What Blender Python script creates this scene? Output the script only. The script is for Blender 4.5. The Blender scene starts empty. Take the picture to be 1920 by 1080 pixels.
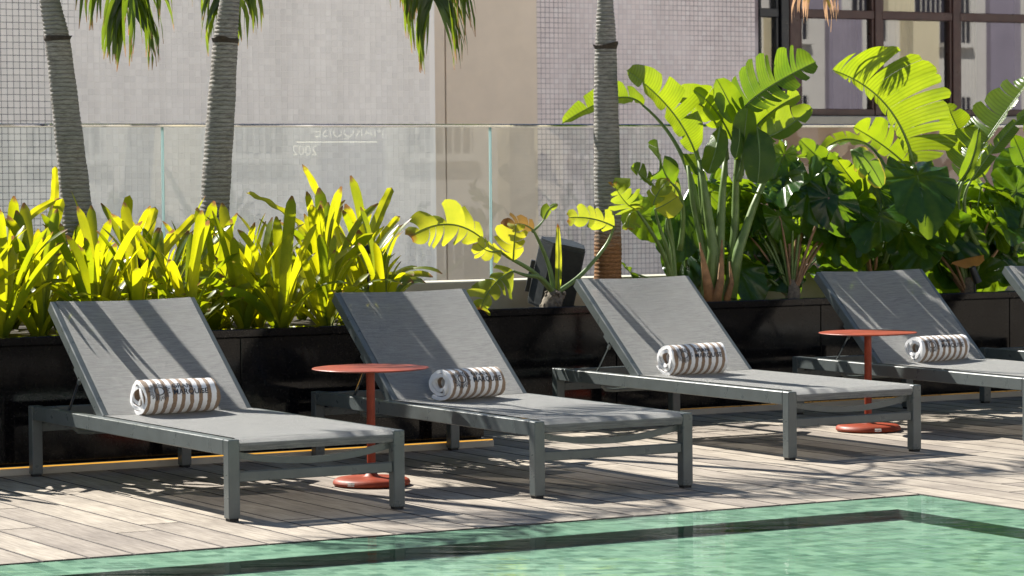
import bpy, bmesh, math, random
from itertools import product
from mathutils import Vector as V, Matrix, noise as mnoise

SC = bpy.context.scene
COL = SC.collection
# ------------------------------------------------------------------ camera
cam_d = bpy.data.cameras.new('camera'); cam = bpy.data.objects.new('camera', cam_d); COL.objects.link(cam)
YAW, PITCH, ROLL = -0.5167, 0.0387, -0.0086
fx, fy = -math.sin(YAW), math.cos(YAW)
Rv = V((math.cos(YAW), math.sin(YAW), 0)); Uv = V((fx*math.sin(PITCH), fy*math.sin(PITCH), math.cos(PITCH)))
Fv = V((fx*math.cos(PITCH), fy*math.cos(PITCH), -math.sin(PITCH)))
R2 = Rv*math.cos(ROLL) + Uv*math.sin(ROLL); U2 = -Rv*math.sin(ROLL) + Uv*math.cos(ROLL)
m = Matrix((R2, U2, -Fv)).transposed().to_4x4(); m.translation = V((0, -9.192, 1.263))
cam.matrix_world = m
cam_d.sensor_width = 36; cam_d.lens = 5530.5/1920*36; cam_d.clip_start = 0.5; cam_d.clip_end = 2000
cam_d.dof.use_dof = True; cam_d.dof.focus_distance = 13.0; cam_d.dof.aperture_fstop = 9.0
SC.camera = cam
# ------------------------------------------------------------------ light
SUN = V((-0.097, 0.29, 0.30)).normalized()
SUN_STRENGTH, SKY_STRENGTH, EXPOSURE = 5.0, 0.052, 1.15
w = bpy.data.worlds.new('World'); SC.world = w; w.use_nodes = True
wn = w.node_tree.nodes; wl = w.node_tree.links; wn.clear()
sky = wn.new('ShaderNodeTexSky'); sky.sky_type = 'NISHITA'; sky.sun_disc = False
sky.sun_elevation = math.asin(SUN.z); sky.sun_rotation = math.atan2(SUN.x, SUN.y) % (2*math.pi)
sky.air_density = 1.0; sky.dust_density = 0.6
bg = wn.new('ShaderNodeBackground'); bg.inputs[1].default_value = SKY_STRENGTH
wo = wn.new('ShaderNodeOutputWorld'); wl.new(sky.outputs[0], bg.inputs[0]); wl.new(bg.outputs[0], wo.inputs[0])
sd = bpy.data.lights.new('sun', 'SUN'); sd.energy = SUN_STRENGTH; sd.angle = math.radians(0.4); sd.color = (1, 0.95, 0.87)
so = bpy.data.objects.new('sun', sd); COL.objects.link(so)
so.rotation_euler = (-SUN).to_track_quat('-Z', 'Y').to_euler(); so.location = (0, 0, 20)
SC.view_settings.view_transform = 'Standard'; SC.view_settings.look = 'None'
SC.view_settings.exposure = EXPOSURE; SC.view_settings.gamma = 1
SC.render.engine = 'CYCLES'
SC.cycles.use_denoising = True
SC.cycles.max_bounces = 10; SC.cycles.transparent_max_bounces = 24; SC.cycles.transmission_bounces = 8
SC.cycles.sample_clamp_indirect = 6; SC.cycles.caustics_reflective = False; SC.cycles.caustics_refractive = False

rng = random.Random(7)
def rnd(a, b): return rng.uniform(a, b)
# ------------------------------------------------------------------ materials
class NT:
    def __init__(s, name):
        s.m = bpy.data.materials.new(name); s.m.use_nodes = True
        s.n = s.m.node_tree.nodes; s.l = s.m.node_tree.links
        s.p = s.n['Principled BSDF']; s.o = s.n['Material Output']
    def new(s, t, **k):
        n = s.n.new(t)
        for a, b in k.items(): setattr(n, a, b)
        return n
    def link(s, a, b): s.l.new(a, b)
    def set(s, **k):
        names = dict(col='Base Color', rough='Roughness', metal='Metallic', spec='Specular IOR Level', ior='IOR', trans='Transmission Weight',
                     coat='Coat Weight', coatr='Coat Roughness', sheen='Sheen Weight', em='Emission Color', ems='Emission Strength')
        for a, b in k.items():
            if isinstance(b, (tuple, list)) and len(b) == 3: b = (*b, 1)
            s.p.inputs[names[a]].default_value = b
        return s
    def coord(s, kind='Object', scale=(1, 1, 1), rot=(0, 0, 0)):
        tc = s.new('ShaderNodeTexCoord'); mp = s.new('ShaderNodeMapping')
        mp.inputs['Scale'].default_value = scale; mp.inputs['Rotation'].default_value = rot
        s.link(tc.outputs[kind], mp.inputs[0]); return mp.outputs[0]
    def noise(s, scale, detail=4, rough=.55, vec=None, dist=0):
        n = s.new('ShaderNodeTexNoise'); n.inputs['Scale'].default_value = scale; n.inputs['Detail'].default_value = detail
        n.inputs['Roughness'].default_value = rough; n.inputs['Distortion'].default_value = dist
        if vec: s.link(vec, n.inputs['Vector'])
        return n.outputs['Fac']
    def ramp(s, fac, stops, interp='LINEAR'):
        r = s.new('ShaderNodeValToRGB'); e = r.color_ramp.elements; r.color_ramp.interpolation = interp
        while len(e) < len(stops): e.new(0.5)
        for el, (p, c) in zip(e, stops):
            el.position = p; el.color = (*c, 1) if len(c) == 3 else c
        s.link(fac, r.inputs[0]); return r.outputs[0]
    def mix(s, fac, a, b, blend='MIX'):
        n = s.new('ShaderNodeMix', data_type='RGBA', blend_type=blend)
        for sock, val in ((n.inputs[0], fac), (n.inputs[6], a), (n.inputs[7], b)):
            if hasattr(val, 'is_output'): s.link(val, sock)
            else: sock.default_value = val if not isinstance(val, tuple) else ((*val, 1) if len(val) == 3 else val)
        return n.outputs[2]
    def math(s, op, a, b=0.0):
        n = s.new('ShaderNodeMath', operation=op)
        for sock, val in ((n.inputs[0], a), (n.inputs[1], b)):
            if hasattr(val, 'is_output'): s.link(val, sock)
            else: sock.default_value = val
        return n.outputs[0]
    def bump(s, h, strength=.3, dist=.01):
        b = s.new('ShaderNodeBump'); b.inputs['Strength'].default_value = strength; b.inputs['Distance'].default_value = dist
        s.link(h, b.inputs['Height']); s.link(b.outputs[0], s.p.inputs['Normal']); return b.outputs[0]
    def color(s, c): s.link(c, s.p.inputs['Base Color'])
    def rough(s, c): s.link(c, s.p.inputs['Roughness'])

MAT = {}
def plain(name, col, rough=.5, var=.12, scale=14, bump=.15, bscale=120, metal=0, spec=.5):
    t = NT(name); t.set(rough=rough, metal=metal, spec=spec)
    c = t.coord('Object')
    n = t.noise(scale, 5, .6, c)
    a = tuple(max(0, x*(1-var)) for x in col); b = tuple(min(1, x*(1+var)) for x in col)
    t.color(t.ramp(n, [(.3, a), (.7, b)]))
    t.rough(t.ramp(t.noise(scale*1.7, 4, .6, c), [(.3, (max(0, rough-.1),)*3), (.7, (min(1, rough+.12),)*3)]))
    if bump: t.bump(t.noise(bscale, 3, .6, c), bump, .002)
    MAT[name] = t.m; return t

plain('frame_paint', (.105, .122, .122), .33, .14, 9, .05, 300)
plain('black_rubber', (.015, .015, .016), .7)
plain('steel', (.42, .415, .41), .10, .05, 3, 0, 200, metal=1)
plain('table_paint', (.25, .040, .015), .46, .28, 9, .04, 200, spec=.3)
plain('speaker_shell', (.018, .02, .022), .5, .2, 18, .1, 400)
plain('sticker_white', (.75, .75, .7), .4, .04)
plain('concrete', (.50, .46, .38), .8, .10, 6, .3, 60)
plain('soil', (.05, .035, .025), .95, .5, 40, 1, 60)
plain('window_brown', (.055, .018, .012), .35, .2, 8, .05, 80)
plain('window_dark', (.012, .011, .012), .35, .2, 8, .05, 80)
plain('beige_wall', (.82, .67, .51), .8, .05, 3, .1, 50)
plain('opposite_white', (.70, .68, .64), .8, .05, 2, .1, 20)
plain('opposite_cream', (.80, .72, .50), .8, .05, 2, .1, 20)
plain('opposite_brown', (.30, .27, .34), .7, .1, 2, .1, 20)
plain('opposite_dark', (.03, .03, .04), .15, .1, 2, 0)
plain('room_wall', (.10, .085, .12), .9, .1, 2, 0)
plain('curtain', (.55, .52, .50), .9, .08, 6, .2, 30)
plain('root_bark', (.20, .16, .12), .9, .45, 60, .8, 90)
plain('scar_brown', (.045, .034, .027), .9, .4, 50, .6, 80)
plain('spot_black', (.012, .012, .013), .4, .2)
plain('ground_paving', (.42, .40, .37), .9, .2, .3, .3, 10)
plain('sill_stone', (.42, .38, .31), .8, .12, 3, .2, 30)
plain('rust_wall', (.36, .22, .15), .85, .12, 1.5, .2, 30)
plain('brass_strip', (.6, .35, .08), .3, .05, metal=1)
t = NT('pale_lettering'); t.set(col=(.85, .82, .7), rough=.7)  # pale, mostly see-through mirrored letters laid on the pane
tl = t.new('ShaderNodeBsdfTranslucent'); tl.inputs[0].default_value = (.95, .92, .78, 1); tp = t.new('ShaderNodeBsdfTransparent')
m1 = t.new('ShaderNodeMixShader'); m1.inputs[0].default_value = .6; t.link(t.p.outputs[0], m1.inputs[1]); t.link(tl.outputs[0], m1.inputs[2])
m2 = t.new('ShaderNodeMixShader'); m2.inputs[0].default_value = .86; t.link(m1.outputs[0], m2.inputs[1]); t.link(tp.outputs[0], m2.inputs[2]); t.link(m2.outputs[0], t.o.inputs[0])
MAT['pale_lettering'] = t.m
plain('ink', (.02, .03, .045), .8, .05)

def glossy_black():
    t = NT('planter_black'); t.set(col=(.006, .006, .007), rough=.09, spec=.32)
    c = t.coord('Object'); n = t.noise(5, 5, .6, c)
    t.rough(t.ramp(n, [(.35, (.05,)*3), (.7, (.16,)*3)]))
    t.color(t.ramp(t.noise(90, 2, .5, c), [(.45, (.004, .004, .005)), (.75, (.014, .013, .013))]))
    t.bump(t.noise(2.2, 2, .5, c), .05, .01); MAT['planter_black'] = t.m
glossy_black()

def sling():
    t = NT('sling_mesh'); t.set(rough=.5, spec=.9)
    uv = t.coord('Object')
    wx = t.new('ShaderNodeTexWave'); wx.wave_type = 'BANDS'; wx.bands_direction = 'X'; wx.inputs['Scale'].default_value = 160
    wy = t.new('ShaderNodeTexWave'); wy.wave_type = 'BANDS'; wy.bands_direction = 'Y'; wy.inputs['Scale'].default_value = 120
    for n in (wx, wy):
        n.inputs['Distortion'].default_value = .6; t.link(uv, n.inputs['Vector'])
    weave = t.math('MULTIPLY', wx.outputs['Fac'], wy.outputs['Fac'])
    streak = t.noise(22, 5, .8, t.coord('Object', (1, 11, 11)))
    thread = t.noise(60, 3, .7, t.coord('Object', (9, .6, .6)))
    c = t.ramp(streak, [(.3, (.15, .168, .185)), (.7, (.335, .35, .355))])
    c = t.mix(.5, c, t.ramp(thread, [(.3, (.145, .16, .172)), (.7, (.325, .335, .335))]))
    thr = t.noise(1, 2, .5, t.coord('Object', (14, 190, 190)))
    c = t.mix(1, c, t.ramp(thr, [(.32, (.62, .63, .65)), (.68, (1.25, 1.24, 1.22))]), 'MULTIPLY')
    t.color(c); t.bump(t.math('ADD', t.math('MULTIPLY', weave, .3), t.noise(380, 2, .6, uv)), 1.0, .0042); t.p.inputs['Sheen Weight'].default_value = .8; t.p.inputs['Sheen Roughness'].default_value = .45; t.p.inputs['Sheen Tint'].default_value = (1, .98, .9, 1)
    tr = t.new('ShaderNodeBsdfTransparent'); tr.inputs[0].default_value = (1, .97, .93, 1)
    tl = t.new('ShaderNodeBsdfTranslucent'); t.link(c, tl.inputs[0])
    m1 = t.new('ShaderNodeMixShader'); m1.inputs[0].default_value = .22
    t.link(t.p.outputs[0], m1.inputs[1]); t.link(tl.outputs[0], m1.inputs[2])
    m2 = t.new('ShaderNodeMixShader'); m2.inputs[0].default_value = .13
    t.link(m1.outputs[0], m2.inputs[1]); t.link(tr.outputs[0], m2.inputs[2]); t.link(m2.outputs[0], t.o.inputs[0])
    MAT['sling'] = t.m
sling()

def towel_mat():
    t = NT('towel_cotton'); t.set(rough=.95, spec=.1, sheen=.4)
    tc = t.new('ShaderNodeTexCoord'); sp = t.new('ShaderNodeSeparateXYZ'); t.link(tc.outputs['UV'], sp.inputs[0])
    nz = t.math('MULTIPLY', t.math('SUBTRACT', t.noise(28, 3, .6, t.coord('Object')), .5), .012)
    x = t.math('ADD', sp.outputs[0], nz)
    fr = t.math('FRACT', t.math('DIVIDE', x, .0385))
    f = t.ramp(fr, [(.0, (0, 0, 0)), (.50, (0, 0, 0)), (.54, (1, 1, 1)), (.96, (1, 1, 1)), (1.0, (0, 0, 0))])
    fu = t.noise(300, 3, .7, t.coord('Object'))
    wh = t.ramp(fu, [(.3, (.82, .82, .83)), (.7, (.94, .94, .93))])
    br = t.ramp(fu, [(.3, (.22, .14, .085)), (.7, (.36, .25, .16))])
    t.color(t.mix(f, wh, br)); t.bump(fu, .9, .004); MAT['towel'] = t.m
towel_mat()

def deck_mat():
    t = NT('deck_wood'); t.set(rough=.75, spec=.25)
    oi = t.new('ShaderNodeObjectInfo')
    tc = t.new('ShaderNodeTexCoord'); ad = t.new('ShaderNodeVectorMath', operation='ADD')
    sc = t.new('ShaderNodeVectorMath', operation='SCALE'); sc.inputs[3].default_value = 31.0
    cx = t.new('ShaderNodeCombineXYZ'); t.link(oi.outputs['Random'], cx.inputs[0]); t.link(oi.outputs['Random'], cx.inputs[1])
    t.link(cx.outputs[0], sc.inputs[0]); t.link(tc.outputs['Object'], ad.inputs[0]); t.link(sc.outputs[0], ad.inputs[1])
    mp = t.new('ShaderNodeMapping'); mp.inputs['Scale'].default_value = (14, .9, 14); t.link(ad.outputs[0], mp.inputs[0])
    g = t.noise(6, 6, .65, mp.outputs[0], .4)
    mp2 = t.new('ShaderNodeMapping'); mp2.inputs['Scale'].default_value = (1, .6, 1); t.link(ad.outputs[0], mp2.inputs[0])
    big = t.noise(3.2, 5, .65, mp2.outputs[0])
    c = t.ramp(g, [(.28, (.20, .172, .142)), (.5, (.335, .30, .253)), (.72, (.45, .41, .35))])
    tint = t.ramp(oi.outputs['Random'], [(0, (.76, .74, .74)), (.5, (.98, .96, .93)), (1, (1.12, 1.10, 1.06))])
    c = t.mix(1, c, tint, 'MULTIPLY')
    c = t.mix(1, c, t.ramp(big, [(.3, (.66, .65, .66)), (.6, (1.06, 1.06, 1.06))]), 'MULTIPLY')
    t.color(c)
    wv = t.new('ShaderNodeTexWave'); wv.bands_direction = 'X'; wv.inputs['Scale'].default_value = 32; wv.inputs['Distortion'].default_value = .3
    t.link(tc.outputs['Object'], wv.inputs['Vector'])
    t.bump(t.math('ADD', t.math('MULTIPLY', wv.outputs['Fac'], .6), g), .35, .003)
    MAT['deck'] = t.m
deck_mat()
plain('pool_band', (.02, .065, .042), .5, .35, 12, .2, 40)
plain('bounce_pale', (.66, .64, .60), .9, .08, 1.5, .2, 30)  # pale finish of the added bounce slab
plain('plank_edge', (.05, .042, .036), .9, .3, 30, .2, 60)
plain('deck_under', (.03, .026, .024), .9)

def pool_mat():
    t = NT('pool_stone'); t.set(rough=.6, spec=.3)
    c = t.coord('Object')
    vo = t.new('ShaderNodeTexVoronoi'); vo.inputs['Scale'].default_value = 14; vo.feature = 'F1'; t.link(c, vo.inputs['Vector'])
    a = t.ramp(t.noise(4, 6, .7, c), [(.25, (.18, .33, .25)), (.5, (.25, .41, .32)), (.75, (.36, .51, .41))])
    b = t.mix(.35, a, t.ramp(t.noise(40, 4, .7, c), [(.3, (.16, .31, .235)), (.7, (.40, .54, .44))]))
    bk = t.new('ShaderNodeTexBrick'); bk.inputs['Scale'].default_value = 1; bk.inputs['Brick Width'].default_value = .06; bk.inputs['Row Height'].default_value = .06; bk.offset = 0
    bk.inputs['Mortar Size'].default_value = .003; bk.inputs['Color1'].default_value = (.52, .62, .60, 1); bk.inputs['Color2'].default_value = (1.42, 1.34, 1.32, 1); bk.inputs['Mortar'].default_value = (1.2, 1.2, 1.2, 1)
    t.link(c, bk.inputs['Vector']); b = t.mix(1, b, bk.outputs[0], 'MULTIPLY')
    t.color(b); MAT['pool_stone'] = t.m
pool_mat()

def water_mat():
    t = NT('pool_water'); n = t.n; n.remove(t.p)
    c = t.coord('Object', (1, 1, 1), (0, 0, .5))
    r1 = t.coord('Object', (1, 1, 1), (0, 0, .517)); mp2 = t.new('ShaderNodeMapping'); mp2.inputs['Scale'].default_value = (.35, 2.6, 1); t.link(r1, mp2.inputs[0]); c2 = mp2.outputs[0]
    h = t.math('ADD', t.math('MULTIPLY', t.noise(3.2, 2, .5, c2, .6), .86), t.math('MULTIPLY', t.noise(16, 2, .5, c2, .4), .14))
    b = t.new('ShaderNodeBump'); b.inputs['Strength'].default_value = .17; b.inputs['Distance'].default_value = .02; t.link(h, b.inputs['Height'])
    WATER_NODES['t'] = t; WATER_NODES['bump'] = b
    gl = t.new('ShaderNodeBsdfGlossy'); gl.inputs['Roughness'].default_value = .03; t.link(b.outputs[0], gl.inputs['Normal'])
    tr = t.new('ShaderNodeBsdfTransparent'); tr.inputs[0].default_value = (.90, .99, .94, 1)
    fr = t.new('ShaderNodeFresnel'); fr.inputs['IOR'].default_value = 1.33; t.link(b.outputs[0], fr.inputs['Normal'])
    mx = t.new('ShaderNodeMixShader'); t.link(fr.outputs[0], mx.inputs[0]); t.link(tr.outputs[0], mx.inputs[1]); t.link(gl.outputs[0], mx.inputs[2])
    t.link(mx.outputs[0], t.o.inputs[0]); MAT['water'] = t.m
WATER_NODES = {}
water_mat()

def glass_mat(name, tint, ior=1.5, rough=0.0):
    t = NT(name); t.n.remove(t.p)
    gl = t.new('ShaderNodeBsdfGlossy'); gl.inputs['Roughness'].default_value = rough
    tr = t.new('ShaderNodeBsdfTransparent'); tr.inputs[0].default_value = (*tint, 1)
    fr = t.new('ShaderNodeFresnel'); fr.inputs['IOR'].default_value = ior
    mx = t.new('ShaderNodeMixShader'); t.link(fr.outputs[0], mx.inputs[0]); t.link(tr.outputs[0], mx.inputs[1]); t.link(gl.outputs[0], mx.inputs[2])
    t.link(mx.outputs[0], t.o.inputs[0]); MAT[name] = t.m
glass_mat('rail_glass', (.915, .962, .945), 1.55)
plain('rail_glass_edge', (.42, .60, .60), .15, .05, 5, 0)
glass_mat('window_glass', (.60, .60, .66), 2.6)

def tile_mat(name, cols, seedscale=20):
    t = NT(name); t.set(rough=.35, spec=.45)
    geo = t.new('ShaderNodeNewGeometry')
    c = t.coord('Object')
    per = t.ramp(geo.outputs['Random Per Island'], [(0, cols[0]), (.6, cols[1]), (1, cols[2])])
    oi = t.new('ShaderNodeObjectInfo')
    per = t.mix(1, per, t.ramp(oi.outputs['Random'], [(0, (.95, .95, .95)), (1, (1.03, 1.03, 1.03))]), 'MULTIPLY')
    sm = t.ramp(t.noise(1.1, 4, .6, c), [(.3, (.93, .93, .93)), (.7, (1.03, 1.03, 1.03))])
    dr = t.ramp(t.noise(1.0, 5, .7, t.coord('Object', (2.4, 2.4, .22))), [(.30, (.86, .855, .85)), (.58, (1.02, 1.02, 1.02))])
    t.color(t.mix(1, t.mix(1, per, sm, 'MULTIPLY'), dr, 'MULTIPLY')); t.bump(t.noise(30, 2, .5, c), .1, .002); MAT[name] = t.m
tile_mat('tile_grey', ((.75, .71, .675), (.81, .765, .725), (.84, .80, .76)))
tile_mat('tile_pink', ((.80, .68, .64), (.86, .735, .69), (.88, .78, .735)))
def grout_mat(name, dark, light, xd, xl, axis=0):
    t = NT(name); t.set(rough=.9)
    tc = t.new('ShaderNodeTexCoord'); sp = t.new('ShaderNodeSeparateXYZ'); t.link(tc.outputs['Object'], sp.inputs[0])
    x = t.math('ADD', sp.outputs[0], t.math('MULTIPLY', t.math('SUBTRACT', t.noise(1.3, 4, .7, tc.outputs['Object']), .5), .9 if xd != xl else 0))
    mr = t.new('ShaderNodeMapRange'); mr.inputs['From Min'].default_value = xd; mr.inputs['From Max'].default_value = xl; t.link(x, mr.inputs[0])
    t.color(t.mix(mr.outputs[0], dark, light)); MAT[name] = t.m
grout_mat('grout_left', (.10, .10, .105), (.80, .76, .72), 8.15, 8.35)
def grout_patch(name):
    t = NT(name); t.set(rough=.9)
    f = t.noise(.9, 3, .6, t.coord('Object'))
    t.color(t.ramp(f, [(.38, (.24, .19, .19)), (.62, (.64, .56, .55))])); MAT[name] = t.m
grout_patch('grout_right')

def bark():
    t = NT('palm_bark'); t.set(rough=.85, spec=.2)
    tc = t.new('ShaderNodeTexCoord'); sp = t.new('ShaderNodeSeparateXYZ'); t.link(tc.outputs['Object'], sp.inputs[0])
    c = t.coord('Object', (1, 1, 5)); f = t.noise(22, 6, .7, c)
    fine = t.noise(60, 4, .7, t.coord('Object', (1, 1, 8)))
    col = t.ramp(f, [(.25, (.04, .034, .03)), (.5, (.34, .32, .29)), (.75, (.60, .58, .53))])
    col = t.mix(.4, col, t.ramp(fine, [(.3, (.035, .03, .027)), (.7, (.40, .38, .34))]))
    lich = t.ramp(t.noise(5, 4, .6, tc.outputs['Object']), [(.45, (0, 0, 0)), (.62, (1, 1, 1))])
    col = t.mix(t.math('MULTIPLY', lich, .4), col, (.26, .27, .25))
    # orange-brown tone at the foot of the stem, fading upwards
    z = t.math('ADD', sp.outputs[2], t.math('MULTIPLY', t.math('SUBTRACT', f, .5), .25))
    mr = t.new('ShaderNodeMapRange'); mr.inputs['From Min'].default_value = .52; mr.inputs['From Max'].default_value = .36; t.link(z, mr.inputs[0])
    col = t.mix(t.math('MULTIPLY', mr.outputs[0], .85), col, t.ramp(fine, [(.35, (.13, .05, .02)), (.65, (.50, .22, .06))]))
    wv = t.new('ShaderNodeTexWave'); wv.bands_direction = 'Z'; wv.inputs['Scale'].default_value = 15; wv.inputs['Distortion'].default_value = 2.2; wv.inputs['Detail'].default_value = 4; wv.inputs['Detail Scale'].default_value = 1.6
    t.link(tc.outputs['Object'], wv.inputs['Vector'])
    col = t.mix(1, col, t.ramp(wv.outputs['Fac'], [(.02, (.62, .60, .58)), (.35, (1, 1, 1))]), 'MULTIPLY')
    t.color(col); t.bump(t.math('ADD', t.math('ADD', f, fine), t.math('MULTIPLY', wv.outputs['Fac'], 1.2)), .55, .007); MAT['bark'] = t.m
bark()

def leaf_mat(name, dark, light, trans, rough=.38, tw=.45, tip=None, tip0=.86, veins=0, spec=.5, edge=None):
    t = NT(name); t.set(rough=rough, spec=spec)
    oi = t.new('ShaderNodeObjectInfo'); uvn = t.new('ShaderNodeTexCoord')
    sp = t.new('ShaderNodeSeparateXYZ'); t.link(uvn.outputs['UV'], sp.inputs[0])
    c = t.coord('Object'); n = t.noise(9, 4, .6, c)
    f = t.math('ADD', t.math('MULTIPLY', n, .55), t.math('MULTIPLY', oi.outputs['Random'], .45))
    base = t.ramp(f, [(.25, dark), (.75, light)])
    tr = t.ramp(f, [(.22, (trans[0]*.36, trans[1]*.52, trans[2]*.8)), (.72, trans)])
    if veins:
        wv = t.new('ShaderNodeTexWave'); wv.bands_direction = 'X'; wv.inputs['Scale'].default_value = veins; wv.inputs['Distortion'].default_value = .4
        t.link(uvn.outputs['UV'], wv.inputs['Vector'])
        t.bump(wv.outputs['Fac'], .35, .004)
        vv = t.ramp(wv.outputs['Fac'], [(.0, (.72, .72, .72)), (.5, (1, 1, 1))])
        base = t.mix(.8, base, vv, 'MULTIPLY'); tr = t.mix(.8, tr, vv, 'MULTIPLY')
    else:
        t.bump(t.noise(70, 3, .6, c), .15, .002)
    if edge:
        e = t.math('ABSOLUTE', t.math('SUBTRACT', sp.outputs[1], .5))
        e = t.math('ADD', e, t.math('MULTIPLY', t.math('SUBTRACT', n, .5), .25))
        mk = t.ramp(e, [(.40, (0, 0, 0)), (.47, (1, 1, 1))])
        base = t.mix(mk, base, edge); tr = t.mix(mk, tr, edge)
    if tip:
        e = t.math('ADD', sp.outputs[0], t.math('MULTIPLY', t.math('SUBTRACT', t.noise(14, 3, .6, c), .5), .25))
        mk = t.ramp(e, [(tip0, (0, 0, 0)), (min(1, tip0+.08), (1, 1, 1))])
        base = t.mix(mk, base, tip); tr = t.mix(mk, tr, tip)
    t.color(base)
    tl = t.new('ShaderNodeBsdfTranslucent'); t.link(tr, tl.inputs[0])
    mx = t.new('ShaderNodeMixShader'); mx.inputs[0].default_value = tw
    t.link(t.p.outputs[0], mx.inputs[1]); t.link(tl.outputs[0], mx.inputs[2]); t.link(mx.outputs[0], t.o.inputs[0])
    MAT[name] = t.m
leaf_mat('bromeliad_leaf', (.045, .10, .010), (.26, .29, .022), (.82, .76, .008), .34, .50, tip=(.26, .13, .05), tip0=.955)
leaf_mat('paddle_leaf', (.016, .055, .012), (.05, .115, .018), (.46, .58, .012), .28, .45, veins=13)
leaf_mat('paddle_leaf_edge', (.03, .09, .02), (.07, .16, .03), (.33, .50, .03), .33, .42, veins=24, edge=(.62, .50, .05))
leaf_mat('heart_leaf', (.010, .040, .009), (.035, .095, .014), (.40, .56, .012), .24, .40)
leaf_mat('lobed_leaf', (.12, .20, .02), (.34, .38, .04), (.86, .80, .03), .36, .5, tip=(.40, .14, .03), tip0=.93)
leaf_mat('palm_leaflet', (.02, .045, .010), (.07, .11, .018), (.40, .50, .02), .4, .42, tip=(.50, .26, .12), tip0=.90)
leaf_mat('dry_leaflet', (.16, .16, .03), (.34, .24, .06), (.50, .36, .06), .5, .4, tip=(.62, .38, .22), tip0=.50)
leaf_mat('dry_leaf', (.30, .10, .02), (.50, .24, .05), (.6, .3, .05), .6, .4)
plain('petiole_green', (.13, .20, .05), .45, .25, 12, .1, 60)
plain('petiole_red', (.30, .17, .09), .5, .35, 12, .15, 60)
plain('stem_base', (.33, .17, .07), .7, .5, 16, .4, 40)
t = NT('light_strip'); t.set(col=(.8, .5, .1), em=(1, .50, .06), ems=.4); MAT['light_strip'] = t.m
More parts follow.
